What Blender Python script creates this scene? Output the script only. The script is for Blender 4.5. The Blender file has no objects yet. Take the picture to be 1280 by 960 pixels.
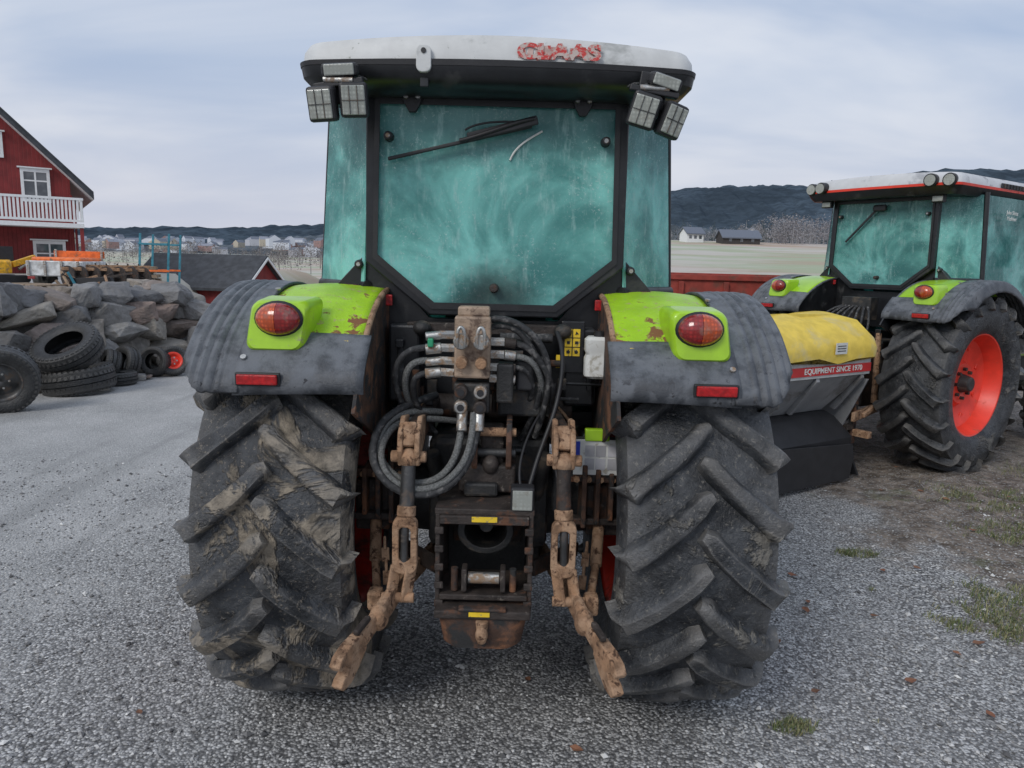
import bpy, bmesh, math, random
from mathutils import Vector, Matrix, Euler, noise
import numpy as np
random.seed(7)
R_=math.radians
S=bpy.context.scene
COL=S.collection

# ------------------------------------------------------------ node helpers
def N(nt,t,ins=None,**props):
    n=nt.nodes.new(t)
    for k,v in props.items(): setattr(n,k,v)
    for k,v in (ins or {}).items():
        s=n.inputs[k]
        if isinstance(v,bpy.types.NodeSocket): nt.links.new(v,s)
        else:
            if hasattr(s.default_value,'__len__') and hasattr(v,'__len__') and len(s.default_value)==4 and len(v)==3: v=(*v,1)
            s.default_value=v
    return n
def mixc(nt,f,a,b,mode='MIX'):
    n=N(nt,'ShaderNodeMix',{0:f,6:a,7:b},data_type='RGBA',blend_type=mode); return n.outputs[2]
def mr(nt,v,a,b,c=0.,d=1.):
    return N(nt,'ShaderNodeMapRange',{0:v,1:a,2:b,3:c,4:d},interpolation_type='SMOOTHSTEP').outputs[0]
def math_(nt,op,a,b=0.):
    return N(nt,'ShaderNodeMath',{0:a,1:b},operation=op).outputs[0]
def noi(nt,co,scale,detail=4,rough=.55,dist=0.):
    return N(nt,'ShaderNodeTexNoise',{'Vector':co,'Scale':scale,'Detail':min(detail,5),'Roughness':rough,'Distortion':dist}).outputs[0]
def newmat(name):
    m=bpy.data.materials.new(name); m.use_nodes=True; nt=m.node_tree
    return m,nt,nt.nodes['Principled BSDF']
def C(c,k): return tuple(min(1,max(0,x*k)) for x in c)
def M(name,col,rough=.6,metal=0.,var=.25,scale=9,dirt=None,dlo=.5,dhi=.62,dscale=6,dirt2=None,d2lo=.58,d2hi=.66,d2scale=14,bump=.15,bscale=70,coat=0.,up=None,zedge=None):
    m,nt,p=newmat(name)
    co=N(nt,'ShaderNodeTexCoord').outputs['Object']
    n1=noi(nt,co,scale)
    c=mixc(nt,mr(nt,n1,.3,.7),C(col,1-var),C(col,1+var))
    rsock=rough
    if dirt is not None:
        nn=noi(nt,co,dscale,8,.65,.3)
        if zedge is not None:   # corrosion gathers along the lower edge of the panel
            z=N(nt,'ShaderNodeSeparateXYZ',{0:co}).outputs[2]
            nn=math_(nt,'ADD',nn,mr(nt,z,zedge[1],zedge[0],0,.16))
        f=mr(nt,nn,dlo,dhi)
        c=mixc(nt,f,c,dirt)
        rsock=mr(nt,f,0,1,rough,.9)
        if metal>0: nt.links.new(mr(nt,f,0,1,metal,0.),p.inputs['Metallic'])
    elif metal>0: p.inputs['Metallic'].default_value=metal
    if dirt2 is not None:
        f2=mr(nt,noi(nt,co,d2scale,8,.7,.5),d2lo,d2hi)
        c=mixc(nt,f2,c,dirt2)
    if up is not None:   # dust or frost settled on faces turned up
        nz=N(nt,'ShaderNodeSeparateXYZ',{0:N(nt,'ShaderNodeNewGeometry').outputs['Normal']}).outputs[2]
        f3=math_(nt,'MULTIPLY',mr(nt,nz,.2,1.),mr(nt,noi(nt,co,18,6,.7),.35,.65,.2,.8))
        c=mixc(nt,f3,c,up)
    nt.links.new(c,p.inputs['Base Color'])
    if isinstance(rsock,bpy.types.NodeSocket): nt.links.new(rsock,p.inputs['Roughness'])
    else: p.inputs['Roughness'].default_value=rsock
    if coat: p.inputs['Coat Weight'].default_value=coat
    if bump:
        b=N(nt,'ShaderNodeBump',{'Strength':bump,'Distance':.01,'Height':noi(nt,co,bscale,6,.65)})
        nt.links.new(b.outputs[0],p.inputs['Normal'])
    return m

MUD=(.31,.265,.205); RUST=(.17,.062,.022); RUSTL=(.42,.27,.17)
m_lime=M('lime_paint',(.36,.62,.02),.35,var=.12,dirt=RUST,dlo=.68,dhi=.72,dscale=7,dirt2=(.30,.27,.17),d2lo=.60,d2hi=.76,d2scale=12,bump=.06,coat=.3)
m_limeR=M('lime_paint_rusted',(.37,.63,.02),.38,var=.12,dirt=(.22,.10,.045),dlo=.60,dhi=.645,dscale=9,dirt2=(.42,.36,.17),d2lo=.57,d2hi=.66,d2scale=21,bump=.3,zedge=(1.47,1.62))
m_limeB=M('lime_paint_clean',(.36,.62,.03),.3,var=.08,bump=.02,coat=.4)
m_fend=M('fender_plastic',(.052,.057,.065),.45,var=.3,dirt=(.125,.133,.145),dlo=.45,dhi=.62,dscale=9,dirt2=(.025,.025,.028),d2lo=.58,d2hi=.66,d2scale=26,bump=.3,bscale=150,up=(.17,.185,.205))
m_black=M('black_paint',(.012,.013,.015),.35,var=.3,dirt=(.05,.05,.05),dlo=.55,dhi=.75,dscale=8,bump=.08,up=(.06,.065,.07))
m_plblack=M('black_plastic',(.018,.018,.020),.5,var=.2,bump=.1)
m_roof=M('roof_shell',(.58,.59,.58),.5,var=.08,dirt=(.36,.37,.36),dlo=.52,dhi=.7,dscale=6,dirt2=(.24,.26,.22),d2lo=.62,d2hi=.72,d2scale=22,bump=.08)
m_roofW=M('white_roof_shell',(.58,.59,.60),.45,var=.06,dirt=(.36,.37,.39),dlo=.5,dhi=.7,bump=.04)
m_rust=M('rusty_steel',(.30,.175,.10),.85,var=.4,scale=22,dirt=RUSTL,dlo=.43,dhi=.60,dscale=14,dirt2=(.08,.04,.022),d2lo=.53,d2hi=.64,d2scale=30,bump=.7,bscale=110)
m_rustd=M('dark_rusty_steel',(.035,.027,.023),.65,var=.4,scale=20,dirt=(.12,.055,.03),dlo=.55,dhi=.67,dscale=12,dirt2=(.15,.13,.11),d2lo=.61,d2hi=.7,d2scale=22,bump=.5,bscale=90)
m_rustw=M('rusty_panel',(.08,.042,.027),.75,var=.4,scale=12,dirt=(.20,.09,.045),dlo=.5,dhi=.64,dscale=7,dirt2=(.025,.025,.025),d2lo=.48,d2hi=.58,d2scale=9,bump=.4,bscale=90)
m_steel=M('greasy_steel',(.08,.08,.08),.45,metal=.6,var=.4,dirt=(.12,.09,.07),dlo=.5,dhi=.64,dscale=12,bump=.3)
m_cast=M('cast_iron',(.024,.024,.024),.55,var=.4,dirt=(.10,.08,.06),dlo=.52,dhi=.68,dscale=9,bump=.4)
m_zinc=M('zinc_coupler',(.46,.46,.44),.38,metal=.85,var=.25,dirt=(.25,.17,.11),dlo=.46,dhi=.62,dscale=25,bump=.2)
m_brass=M('weathered_block',(.34,.25,.18),.6,metal=.1,var=.3,dirt=(.12,.08,.06),dlo=.5,dhi=.62,dscale=16,bump=.4)
m_rim=M('red_rim',(.42,.025,.015),.45,var=.2,dirt=(.12,.04,.03),dlo=.48,dhi=.66,dscale=8,bump=.1)
m_rimB=M('bright_red_rim',(.80,.055,.03),.4,var=.1,dirt=(.45,.10,.06),dlo=.58,dhi=.74,dscale=7,bump=.05)
m_redrefl=M('red_reflector',(.42,.01,.012),.35,var=.3,scale=60,dirt=(.18,.03,.03),dlo=.5,dhi=.7,dscale=30,bump=.2,bscale=300)
m_redst=M('red_stripe',(.50,.03,.03),.5,var=.1,bump=.02)
m_yel=M('yellow_sticker',(.80,.55,.03),.5,var=.1,dirt=(.3,.25,.12),dlo=.55,dhi=.66,dscale=60,bump=.02)
m_white=M('white_plastic',(.68,.69,.66),.4,var=.08,dirt=(.4,.38,.32),dlo=.55,dhi=.7,dscale=20,bump=.05)
m_hose=M('hose_rubber',(.032,.033,.035),.5,var=.35,scale=60,dirt=(.16,.155,.15),dlo=.52,dhi=.66,dscale=30,bump=.5,bscale=300)
m_hoseb=M('braided_hose',(.17,.175,.17),.5,var=.4,scale=160,metal=.2,bump=.6,bscale=400)
m_green=M('green_cap',(.02,.25,.12),.5)
m_blue=M('blue_plate_band',(.01,.04,.45),.4)
m_seat=M('seat_fabric',(.03,.03,.035),.9)

def lens_mat(name,col,k=.4,coat=.6):
    m,nt,p=newmat(name)
    co=N(nt,'ShaderNodeTexCoord').outputs['Object']
    v=N(nt,'ShaderNodeTexVoronoi',{'Vector':co,'Scale':75.,'Randomness':.15}).outputs['Distance']
    c=mixc(nt,mr(nt,v,0,.6),C(col,1+k*.5),C(col,1-k)); 
    c=mixc(nt,mr(nt,noi(nt,co,25,5,.7),.5,.7,0,.5),c,(.2,.17,.13)); nt.links.new(c,p.inputs['Base Color'])
    p.inputs['Roughness'].default_value=.22; p.inputs['Coat Weight'].default_value=coat
    b=N(nt,'ShaderNodeBump',{'Strength':.3,'Distance':.002,'Height':v}); nt.links.new(b.outputs[0],p.inputs['Normal'])
    return m
m_lensR=lens_mat('red_lens',(.36,.02,.018)); m_lensA=lens_mat('amber_lens',(.66,.10,.02)); m_lensW=lens_mat('clear_lens',(.40,.42,.38),.25,.3)

def tyre_mat(name,muda,mud=MUD,k=1.):
    m,nt,p=newmat(name)
    co=N(nt,'ShaderNodeTexCoord').outputs['Object']
    base=mixc(nt,mr(nt,noi(nt,co,9,6,.65),.35,.65),C((.013,.015,.018),k),C((.062,.067,.074),k))
    n=noi(nt,co,3.4,9,.7,.6)
    f=mr(nt,n,.61-muda,.68-muda)
    c=mixc(nt,f,base,mixc(nt,mr(nt,noi(nt,co,18,5,.65),.35,.65),C(mud,.38),mud))
    f2=mr(nt,noi(nt,co,60,4,.8),.57,.65)
    c=mixc(nt,math_(nt,'MULTIPLY',f2,.5),c,C(mud,1.05))
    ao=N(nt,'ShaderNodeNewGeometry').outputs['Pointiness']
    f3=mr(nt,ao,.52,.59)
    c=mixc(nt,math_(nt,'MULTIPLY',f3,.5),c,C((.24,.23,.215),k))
    c=mixc(nt,mr(nt,ao,.49,.42,0,.7),c,(.012,.012,.013))  # shade in the tread gaps painted into the colour of concave edges
    nt.links.new(c,p.inputs['Base Color'])
    nt.links.new(mr(nt,f,0,1,.36,.92),p.inputs['Roughness'])
    b=N(nt,'ShaderNodeBump',{'Strength':.8,'Distance':.014,'Height':math_(nt,'ADD',noi(nt,co,45,8,.7),f)})
    nt.links.new(b.outputs[0],p.inputs['Normal'])
    return m
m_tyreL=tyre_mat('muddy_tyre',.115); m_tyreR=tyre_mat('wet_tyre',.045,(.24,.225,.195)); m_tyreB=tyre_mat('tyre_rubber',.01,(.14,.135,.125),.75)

def glass_mat(name,dark=1.,clear=.10,smudge=True):
    m,nt,p=newmat(name)
    co=N(nt,'ShaderNodeTexCoord').outputs['Object']
    mp=N(nt,'ShaderNodeMapping',{'Vector':co,'Scale':(1,1,.22)}).outputs[0]
    big=noi(nt,co,2.6,5,.6,.6); st=noi(nt,mp,34,5,.7)
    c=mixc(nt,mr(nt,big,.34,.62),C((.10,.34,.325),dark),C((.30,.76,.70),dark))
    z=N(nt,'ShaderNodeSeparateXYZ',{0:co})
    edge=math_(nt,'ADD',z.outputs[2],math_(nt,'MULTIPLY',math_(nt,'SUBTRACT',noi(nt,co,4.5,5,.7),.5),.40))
    c=mixc(nt,mr(nt,edge,2.06,2.20,0,.72),c,C((.07,.20,.20),dark))  # dim interior under the roof painted into the glass colour towards the top
    c=mixc(nt,math_(nt,'MULTIPLY',mr(nt,st,.53,.7),.5),c,(.52,.78,.75))
    fine=noi(nt,co,95,5,.8)
    c=mixc(nt,math_(nt,'MULTIPLY',mr(nt,fine,.55,.66),mr(nt,noi(nt,co,5,4),.42,.60,.2,.85)),c,(.66,.84,.82))
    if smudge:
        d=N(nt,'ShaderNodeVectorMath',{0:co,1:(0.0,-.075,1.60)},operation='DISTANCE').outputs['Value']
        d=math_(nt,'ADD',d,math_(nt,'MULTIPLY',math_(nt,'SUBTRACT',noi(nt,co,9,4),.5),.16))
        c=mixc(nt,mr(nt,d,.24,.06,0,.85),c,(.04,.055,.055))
    nt.links.new(c,p.inputs['Base Color'])
    nt.links.new(mr(nt,noi(nt,co,20,4),.3,.7,.06,.4),p.inputs['Roughness'])
    tl=N(nt,'ShaderNodeBsdfTranslucent',{'Color':c}); tr=N(nt,'ShaderNodeBsdfTransparent',{'Color':(.45,.85,.82)})
    a=N(nt,'ShaderNodeMixShader',{0:.22,1:p.outputs[0],2:tl.outputs[0]})
    fx=mr(nt,big,.4,.65,clear*1.8,clear*.5)
    e=N(nt,'ShaderNodeMixShader',{0:fx,1:a.outputs[0],2:tr.outputs[0]})
    nt.links.new(e.outputs[0],nt.nodes['Material Output'].inputs[0])
    return m
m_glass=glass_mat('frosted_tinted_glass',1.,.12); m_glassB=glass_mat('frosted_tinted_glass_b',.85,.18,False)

# ------------------------------------------------------------ mesh helpers
def root(name,loc=(0,0,0),rz=0,sc=1):
    e=bpy.data.objects.new(name,None); e.location=loc; e.rotation_euler=(0,0,rz); e.scale=(sc,)*3; COL.objects.link(e); return e
def obj(name,vs,fs,mat,par=None,smooth=False,bevel=0,fix=True,sol=0):
    me=bpy.data.meshes.new(name); me.from_pydata([tuple(v) for v in vs],[],fs)
    if fix:
        bm=bmesh.new(); bm.from_mesh(me); bmesh.ops.recalc_face_normals(bm,faces=bm.faces[:]); bm.to_mesh(me); bm.free()
    me.update()
    o=bpy.data.objects.new(name,me); COL.objects.link(o)
    for m in (mat if isinstance(mat,list) else [mat]): me.materials.append(m)
    if par: o.parent=par
    if smooth:
        me.polygons.foreach_set('use_smooth',[True]*len(me.polygons)); me.set_sharp_from_angle(angle=R_(38))
    if sol:
        d=o.modifiers.new('s','SOLIDIFY'); d.thickness=sol; d.offset=-1
    if bevel:
        b=o.modifiers.new('b','BEVEL'); b.width=bevel; b.segments=2; b.limit_method='ANGLE'; b.angle_limit=R_(40)
    return o
def box(name,c,s,mat,par=None,rot=(0,0,0),bevel=.004,taper=None):
    m=Euler(tuple(R_(a) for a in rot)).to_matrix(); c=Vector(c); vs=[]
    for z in(-.5,.5):
        k=taper if (taper and z<0) else 1
        for x,y in((-.5,-.5),(.5,-.5),(.5,.5),(-.5,.5)): vs.append(c+m@Vector((x*s[0]*k,y*s[1]*k,z*s[2])))
    return obj(name,vs,[(0,3,2,1),(4,5,6,7),(0,1,5,4),(1,2,6,5),(2,3,7,6),(3,0,4,7)],mat,par,bevel=bevel)
def cyl(name,a,b,r,mat,par=None,r2=None,n=20,bevel=0):
    a=Vector(a);b=Vector(b); r2=r if r2 is None else r2
    d=(b-a).normalized(); u=d.orthogonal().normalized(); w=d.cross(u); vs=[]
    for p,q in((a,r),(b,r2)):
        for i in range(n):
            t=2*math.pi*i/n; vs.append(p+u*math.cos(t)*q+w*math.sin(t)*q)
    fs=[(i,(i+1)%n,n+(i+1)%n,n+i) for i in range(n)]+[tuple(range(n))[::-1],tuple(range(n,2*n))]
    return obj(name,vs,fs,mat,par,smooth=True,bevel=bevel)
def tube(name,pts,r,mat,par=None):
    cu=bpy.data.curves.new(name,'CURVE'); cu.dimensions='3D'; cu.bevel_depth=r; cu.bevel_resolution=3; cu.use_fill_caps=True; cu.resolution_u=8
    s=cu.splines.new('NURBS'); s.points.add(len(pts)-1)
    for i,p in enumerate(pts): s.points[i].co=(*p,1)
    s.order_u=min(4,len(pts)); s.use_endpoint_u=True
    o=bpy.data.objects.new(name,cu); COL.objects.link(o); cu.materials.append(mat)
    if par:o.parent=par
    return o
def a3(ax,p,t):
    return {'x':(t,p[0],p[1]),'y':(p[0],t,p[1]),'z':(p[0],p[1],t)}[ax]
def prism(name,pts,ax,t0,t1,mat,par=None,bevel=.003,smooth=False):
    n=len(pts); vs=[a3(ax,p,t0) for p in pts]+[a3(ax,p,t1) for p in pts]
    fs=[tuple(range(n))[::-1],tuple(range(n,2*n))]+[(i,(i+1)%n,n+(i+1)%n,n+i) for i in range(n)]
    return obj(name,vs,fs,mat,par,bevel=bevel,smooth=smooth)
def ring(name,outer,inner,ax,t0,t1,mat,par=None,bevel=.003):
    n=len(outer); vs=[a3(ax,p,t0) for p in outer]+[a3(ax,p,t0) for p in inner]+[a3(ax,p,t1) for p in outer]+[a3(ax,p,t1) for p in inner]
    fs=[]
    for i in range(n):
        j=(i+1)%n
        fs+=[(i,j,n+j,n+i),(2*n+i,2*n+j,3*n+j,3*n+i),(i,j,2*n+j,2*n+i),(n+i,n+j,3*n+j,3*n+i)]
    return obj(name,vs,fs,mat,par,bevel=bevel)
def rrect(hx,y0,y1,r,n=6,crown=0):
    pts=[]
    for cx,cy,a0 in((hx-r,y1-r,0),(-hx+r,y1-r,90),(-hx+r,y0+r,180),(hx-r,y0+r,270)):
        for i in range(n+1):
            a=R_(a0+90*i/n); pts.append((cx+r*math.cos(a),cy+r*math.sin(a)))
    return pts
def loft(name,levels,mat,par=None,bevel=0,cap=True,smooth=True):
    n=len(levels[0])
    assert all(len(l)==n for l in levels), name
    vs=[p for l in levels for p in l]; fs=[]
    for k in range(len(levels)-1):
        for i in range(n): fs.append((k*n+i,k*n+(i+1)%n,(k+1)*n+(i+1)%n,(k+1)*n+i))
    if cap: fs+=[tuple(range(n))[::-1],tuple(range((len(levels)-1)*n,len(levels)*n))]
    return obj(name,vs,fs,mat,par,smooth=smooth,bevel=bevel)
def revolve(profile,n,c=(0,0,0)):
    vs=[];fs=[];k=len(profile)
    for i in range(n):
        a=2*math.pi*i/n
        for x,r in profile: vs.append((c[0]+x,c[1]-r*math.cos(a),c[2]+r*math.sin(a)))
    for i in range(n):
        j=(i+1)%n
        for q in range(k-1): fs.append((i*k+q,i*k+q+1,j*k+q+1,j*k+q))
    return vs,fs

def ag_wheel(par,tag,c,R,W,rimR,side,mt,mrim,nl=20,ph=0.):
    Rc=R-.050; h=.5*W
    prof=[(-.80*h,rimR),(-.94*h,rimR+.05),(-h,(rimR+Rc)/2),(-.985*h,Rc-.09),(-.92*h,Rc-.038),(-.6*h,Rc-.010),(0,Rc)]
    prof+= [(-x,r) for x,r in prof[:-1][::-1]]
    vs,fs=revolve(prof,96,c)
    fr=[-.06,.03,.12,.3,.5,.68,.82,.92,.985,1.015]; rt=[-.006,0,0,-.003,-.008,-.012,-.018,-.028,-.062,-.12]
    rng=random.Random(sum(map(ord,tag)))
    for s in(-1,1):
        for k in range(nl):
            f0=2*math.pi*(k+(.5 if s>0 else 0))/nl+ph+rng.uniform(-.006,.006)
            P=[]
            for q,(f,dr) in enumerate(zip(fr,rt)):
                x=s*f*h; a=f0-.36*(max(f,0)**.80)*(.70/R)*(h/.27)+.012*(q-7 if q>7 else 0)
                P.append((x,a,R+dr))
            b0=len(vs); jit=rng.uniform(-.005,.002)
            for q,(x,a,r) in enumerate(P):
                x0,a0,_=P[max(0,q-1)]; x1,a1,_=P[min(len(P)-1,q+1)]
                tx,ta=x1-x0,(a1-a0)*R
                if q>=8: tx,ta=s*.3,-.35
                l=math.hypot(tx,ta); nx,na=-ta/l,tx/l
                wt=.0195+.013*(q/9)-(.007 if q==0 else 0)+rng.uniform(-.002,.002); wb=wt+.017
                inx=-s*(.05 if q>=8 else (.02 if q==7 else 0)); ind=-.062 if q<8 else -.03
                rn=rng.uniform(-.003,.0015)
                for w,dr,bs in((-wb,ind,1),(-wt-.008,-.018,0),(-wt-.001,-.005,0),(-wt+.007,jit+rn,0),(wt-.007,jit+rn,0),(wt+.001,-.005,0),(wt+.008,-.018,0),(wb,ind,1)):
                    rr=r+dr; xx=c[0]+x+nx*w+(inx if bs else 0); aa=a+na*w/R
                    vs.append((xx,c[1]-rr*math.cos(aa),c[2]+rr*math.sin(aa)))
            m=8
            for q in range(len(P)-1):
                for e in range(m-1):
                    i=b0+q*m+e; fs.append((i,i+1,i+m+1,i+m))
            fs.append(tuple(b0+e for e in range(m))); fs.append(tuple(b0+(len(P)-1)*m+e for e in range(m)))
    obj(tag+'_tyre',vs,fs,mt,par,smooth=True)
    s=side
    pr=[(.84*h,rimR+.025),(.80*h,rimR+.028),(.76*h,rimR-.005),(.55*h,rimR-.03),(.30*h,rimR-.05),(.22*h,rimR-.10),(.16*h,rimR-.13),(.12*h,.21),(.30*h,.17),(.30*h,.001)]
    vs,fs=revolve([(s*x,r) for x,r in pr],48,c); obj(tag+'_rim',vs,fs,mrim,par,smooth=True,sol=.008)
    pr=[(.25*h,rimR-.05),(-.2*h,rimR-.06),(-.7*h,rimR-.02),(-.76*h,rimR),(-.82*h,rimR+.028),(-.86*h,rimR+.02)]
    vs,fs=revolve([(s*x,r) for x,r in pr],48,c); obj(tag+'_rim_barrel',vs,fs,mrim,par,smooth=True)
    cyl(tag+'_hub',(c[0]+s*.28*h,c[1],c[2]),(c[0]+s*.62*h,c[1],c[2]),.085,m_cast,par,.06,bevel=.01)
    for i in range(8):
        a=2*math.pi*i/8; p=(c[0]+s*.30*h,c[1]+.125*math.cos(a),c[2]+.125*math.sin(a))
        cyl(tag+'_bolt_%d'%i,p,(p[0]+s*.035,p[1],p[2]),.016,m_rustd,par,n=6)
        a+=.39; p=(c[0]+s*.17*h,c[1]+(rimR-.1)*math.cos(a),c[2]+(rimR-.1)*math.sin(a))
        box(tag+'_rim_lug_%d'%i,p,(.03,.07,.07),mrim,par,rot=(-math.degrees(a),0,0))

def fender_sheet(name,par,side,x0,x1,nx,t0f,t1,nt_,rf,mat,zc,thick=.012):
    vs=[];fs=[]
    for i in range(nx+1):
        u=i/nx; x=x0+(x1-x0)*u; t0=t0f(u)
        for j in range(nt_+1):
            t=R_(t0+(t1-t0)*j/nt_); r=rf(u,j/nt_)
            vs.append((side*x,-r*math.cos(t),zc+r*math.sin(t)))
    k=nt_+1
    for i in range(nx):
        for j in range(nt_): fs.append((i*k+j,i*k+j+1,(i+1)*k+j+1,(i+1)*k+j))
    o=obj(name,vs,fs,mat,par,smooth=True); d=o.modifiers.new('s','SOLIDIFY'); d.thickness=thick; d.offset=0
    return o
def ellip(name,c,rad,mat,par,cut=None,n=24):
    vs=[];fs=[];m=12
    for i in range(m+1):
        th=math.pi*(i+.001)/(m+.002)
        for j in range(n):
            ph=2*math.pi*j/n
            x=rad[0]*math.sin(th)*math.cos(ph); y=rad[1]*math.sin(th)*math.sin(ph); z=rad[2]*math.cos(th)
            if cut==1: x=max(x,0.)
            if cut==-1: x=min(x,0.)
            vs.append((c[0]+x,c[1]+y,c[2]+z))
    for i in range(m):
        for j in range(n): fs.append((i*n+j,i*n+(j+1)%n,(i+1)*n+(j+1)%n,(i+1)*n+j))
    return obj(name,vs,fs,mat,par,smooth=True)
def work_light(par,tag,c,w,h,rot,lens=m_lensW):
    m=Euler(tuple(R_(a) for a in rot)).to_matrix(); c=Vector(c)
    box(tag+'_housing',c,(w,.05,h),m_plblack,par,rot,bevel=.012)
    box(tag+'_lens',c+m@Vector((0,-.027,0)),(w*.82,.008,h*.82),lens,par,rot,bevel=.004)
    if h>.08:
        for k in(-1,1): box(tag+'_reflector_bar_%d'%k,c+m@Vector((k*w*.14,-.0325,0)),(.0022,.003,h*.80),m_steel,par,rot,bevel=0)
        box(tag+'_reflector_cross',c+m@Vector((0,-.0322,0)),(w*.80,.003,.0022),m_steel,par,rot,bevel=0)
    for k in range(4):
        box(tag+'_fin_%d'%k,c+m@Vector(((k-1.5)*w*.22,.036,0)),(.006,.03,h*.8),m_plblack,par,rot,bevel=0)
def text(name,s,loc,size,mat,par,rot=(90,0,0),bold=.0):
    cu=bpy.data.curves.new(name,'FONT'); cu.body=s; cu.size=size; cu.extrude=.001; cu.offset=bold; cu.align_x='CENTER'; cu.align_y='CENTER'
    o=bpy.data.objects.new(name,cu); COL.objects.link(o); cu.materials.append(mat); o.location=loc; o.rotation_euler=tuple(R_(a) for a in rot); o.parent=par
    return o

# ------------------------------------------------------------ tractor
def roof_base():
    p=rrect(.70,-.285,1.55,.07,6); o=[]
    for i in range(len(p)):
        a,b=p[i],p[(i+1)%len(p)]; n=max(1,int(math.hypot(b[0]-a[0],b[1]-a[1])/.12))
        for k in range(n): o.append((a[0]+(b[0]-a[0])*k/n,a[1]+(b[1]-a[1])*k/n))
    return o
ROOFBASE=roof_base()
def lv(ins,z,dz=0):
    kx=(.70-ins)/.70; ky=(.9175-ins)/.9175
    return [(x*kx,.6325+(y-.6325)*ky+(.05*(x/.7)**2 if y<.4 else 0),z+dz*(1-(x/.7)**2)) for x,y in ROOFBASE]
def tractor(loc,rz,kind,sc=1):
    A=(kind=='A'); t=root('tractor',loc,rz,sc); zc=.78
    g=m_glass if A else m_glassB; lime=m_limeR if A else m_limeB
    mrim=m_rim if A else m_rimB
    for s,nm in((-1,'left'),(1,'right')):
        mt=(m_tyreL if s<0 else m_tyreR) if A else m_tyreB
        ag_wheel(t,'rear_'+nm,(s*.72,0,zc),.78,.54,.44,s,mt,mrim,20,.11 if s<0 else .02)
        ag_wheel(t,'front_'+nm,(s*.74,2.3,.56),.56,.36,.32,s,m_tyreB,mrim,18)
        rip=lambda u,v:.872-(.0 if u<.80 else .085*((u-.80)/.20)**2)+(.0045*math.cos(u*44) if .25<u<.88 else 0)-.012*max(0,1-v*9)
        fender_sheet('fender_outer_'+nm,t,s,.80,1.035,44,lambda u:39+17*max(0,(u-.5)/.5)**2,155,40,rip,m_fend,zc,.014)
        fender_sheet('fender_paint_'+nm,t,s,.43,.808,14,lambda u:53-3*(1-u),155,34,lambda u,v:.858+.014*math.sin(u*3.1),lime,zc,.01)
        fender_sheet('fender_lip_'+nm,t,s,.40,.82,14,lambda u:39+(1-u)*1.0,55,10,lambda u,v:.872-.03*max(0,1-v*4)**2+.006*math.sin(u*3.1),m_fend,zc,.014)
        tube('fender_bead_'+nm,[(s*.425,-.86*math.cos(R_(a)),zc+.86*math.sin(R_(a))) for a in range(42,150,9)],.011,m_rust if A else m_fend,t)
        arc=[(-.85*math.cos(R_(a)),zc+.85*math.sin(R_(a))) for a in range(35,156,6)]
        prism('fender_wall_'+nm,arc+[(.70,1.05),(-.1,1.0),(-.42,1.15)],'x',s*.418,s*.43,m_rustw if A else m_black,t,bevel=0)
        for k,a in enumerate((47,60,75)):
            rr=.884; yy,z_=-rr*math.cos(R_(a)),zc+rr*math.sin(R_(a)); cyl('fender_bolt_%s_%d'%(nm,k),(s*.80,yy,z_),(s*.80,yy-.006*math.cos(R_(a)),z_+.006*math.sin(R_(a))),.010,m_zinc,t,n=8)
        px=s*.700
        lev=[]
        for y,k in((-.42,1.08),(-.53,1.0),(-.562,.95),(-.570,.88)):
            pts=rrect(.098*k,-.085*k,.084*k,.030,5); lev.append([(px+p[0]+(s*.010*(-p[1]/.08)),y+.25*(p[1])*0.6,1.530+p[1]) for p in pts])
        loft('lamp_pod_'+nm,lev,m_lime if A else lime,t)
        ellip('lamp_bezel_'+nm,(px-.008*s,-.570,1.553),(.081,.022,.060),m_plblack,t)
        ellip('lamp_amber_'+nm,(px-.0075*s,-.578,1.553),(.073,.045,.053),m_lensA,t,cut=s)
        ellip('lamp_red_'+nm,(px-.0085*s,-.578,1.553),(.073,.043,.053),m_lensR,t,cut=-s)
        box('rear_reflector_'+nm,(s*.735,-.672,1.365),(.130,.012,.033),m_redrefl,t,rot=(4,0,0))
        box('reflector_back_'+nm,(s*.735,-.660,1.365),(.145,.014,.044),m_plblack,t,rot=(4,0,0))
        box('cab_reflector_'+nm,(s*.425,-.108,1.60),(.062,.012,.042),m_redrefl,t)
        if A: box('fender_sticker_'+nm,(s*.487,-.5475,1.462),(.03,.004,.05),m_yel,t,rot=(-38,0,0),bevel=0)
        q=[(s*.51,-.055,1.66),(s*.745,.22,1.66),(s*.70,.22,2.38),(s*.485,-.035,2.38)]
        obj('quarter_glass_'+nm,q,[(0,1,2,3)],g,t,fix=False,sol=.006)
        cyl('quarter_post_'+nm,(s*.75,.235,1.62),(s*.705,.235,2.40),.010,m_black,t)
        cyl('quarter_sill_'+nm,(s*.50,-.055,1.65),(s*.75,.235,1.65),.022,m_black,t)
        q=[(s*.752,.25,1.35),(s*.752,1.22,1.15),(s*.705,1.15,2.38),(s*.705,.25,2.38)]
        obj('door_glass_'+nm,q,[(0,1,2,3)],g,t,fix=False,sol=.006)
        cyl('door_post_'+nm,(s*.755,1.24,1.1),(s*.705,1.17,2.40),.025,m_black,t)
        if not A: cyl('rear_door_post_'+nm,(s*.757,.25,1.5),(s*.708,.25,2.40),.022,m_black,t)
        q=[(s*.752,1.26,1.15),(s*.50,1.42,1.15),(s*.48,1.32,2.38),(s*.705,1.19,2.38)]
        obj('front_corner_glass_'+nm,q,[(0,1,2,3)],g,t,fix=False,sol=.006)
        cyl('front_post_'+nm,(s*.50,1.43,1.1),(s*.48,1.33,2.40),.025,m_black,t)
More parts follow.
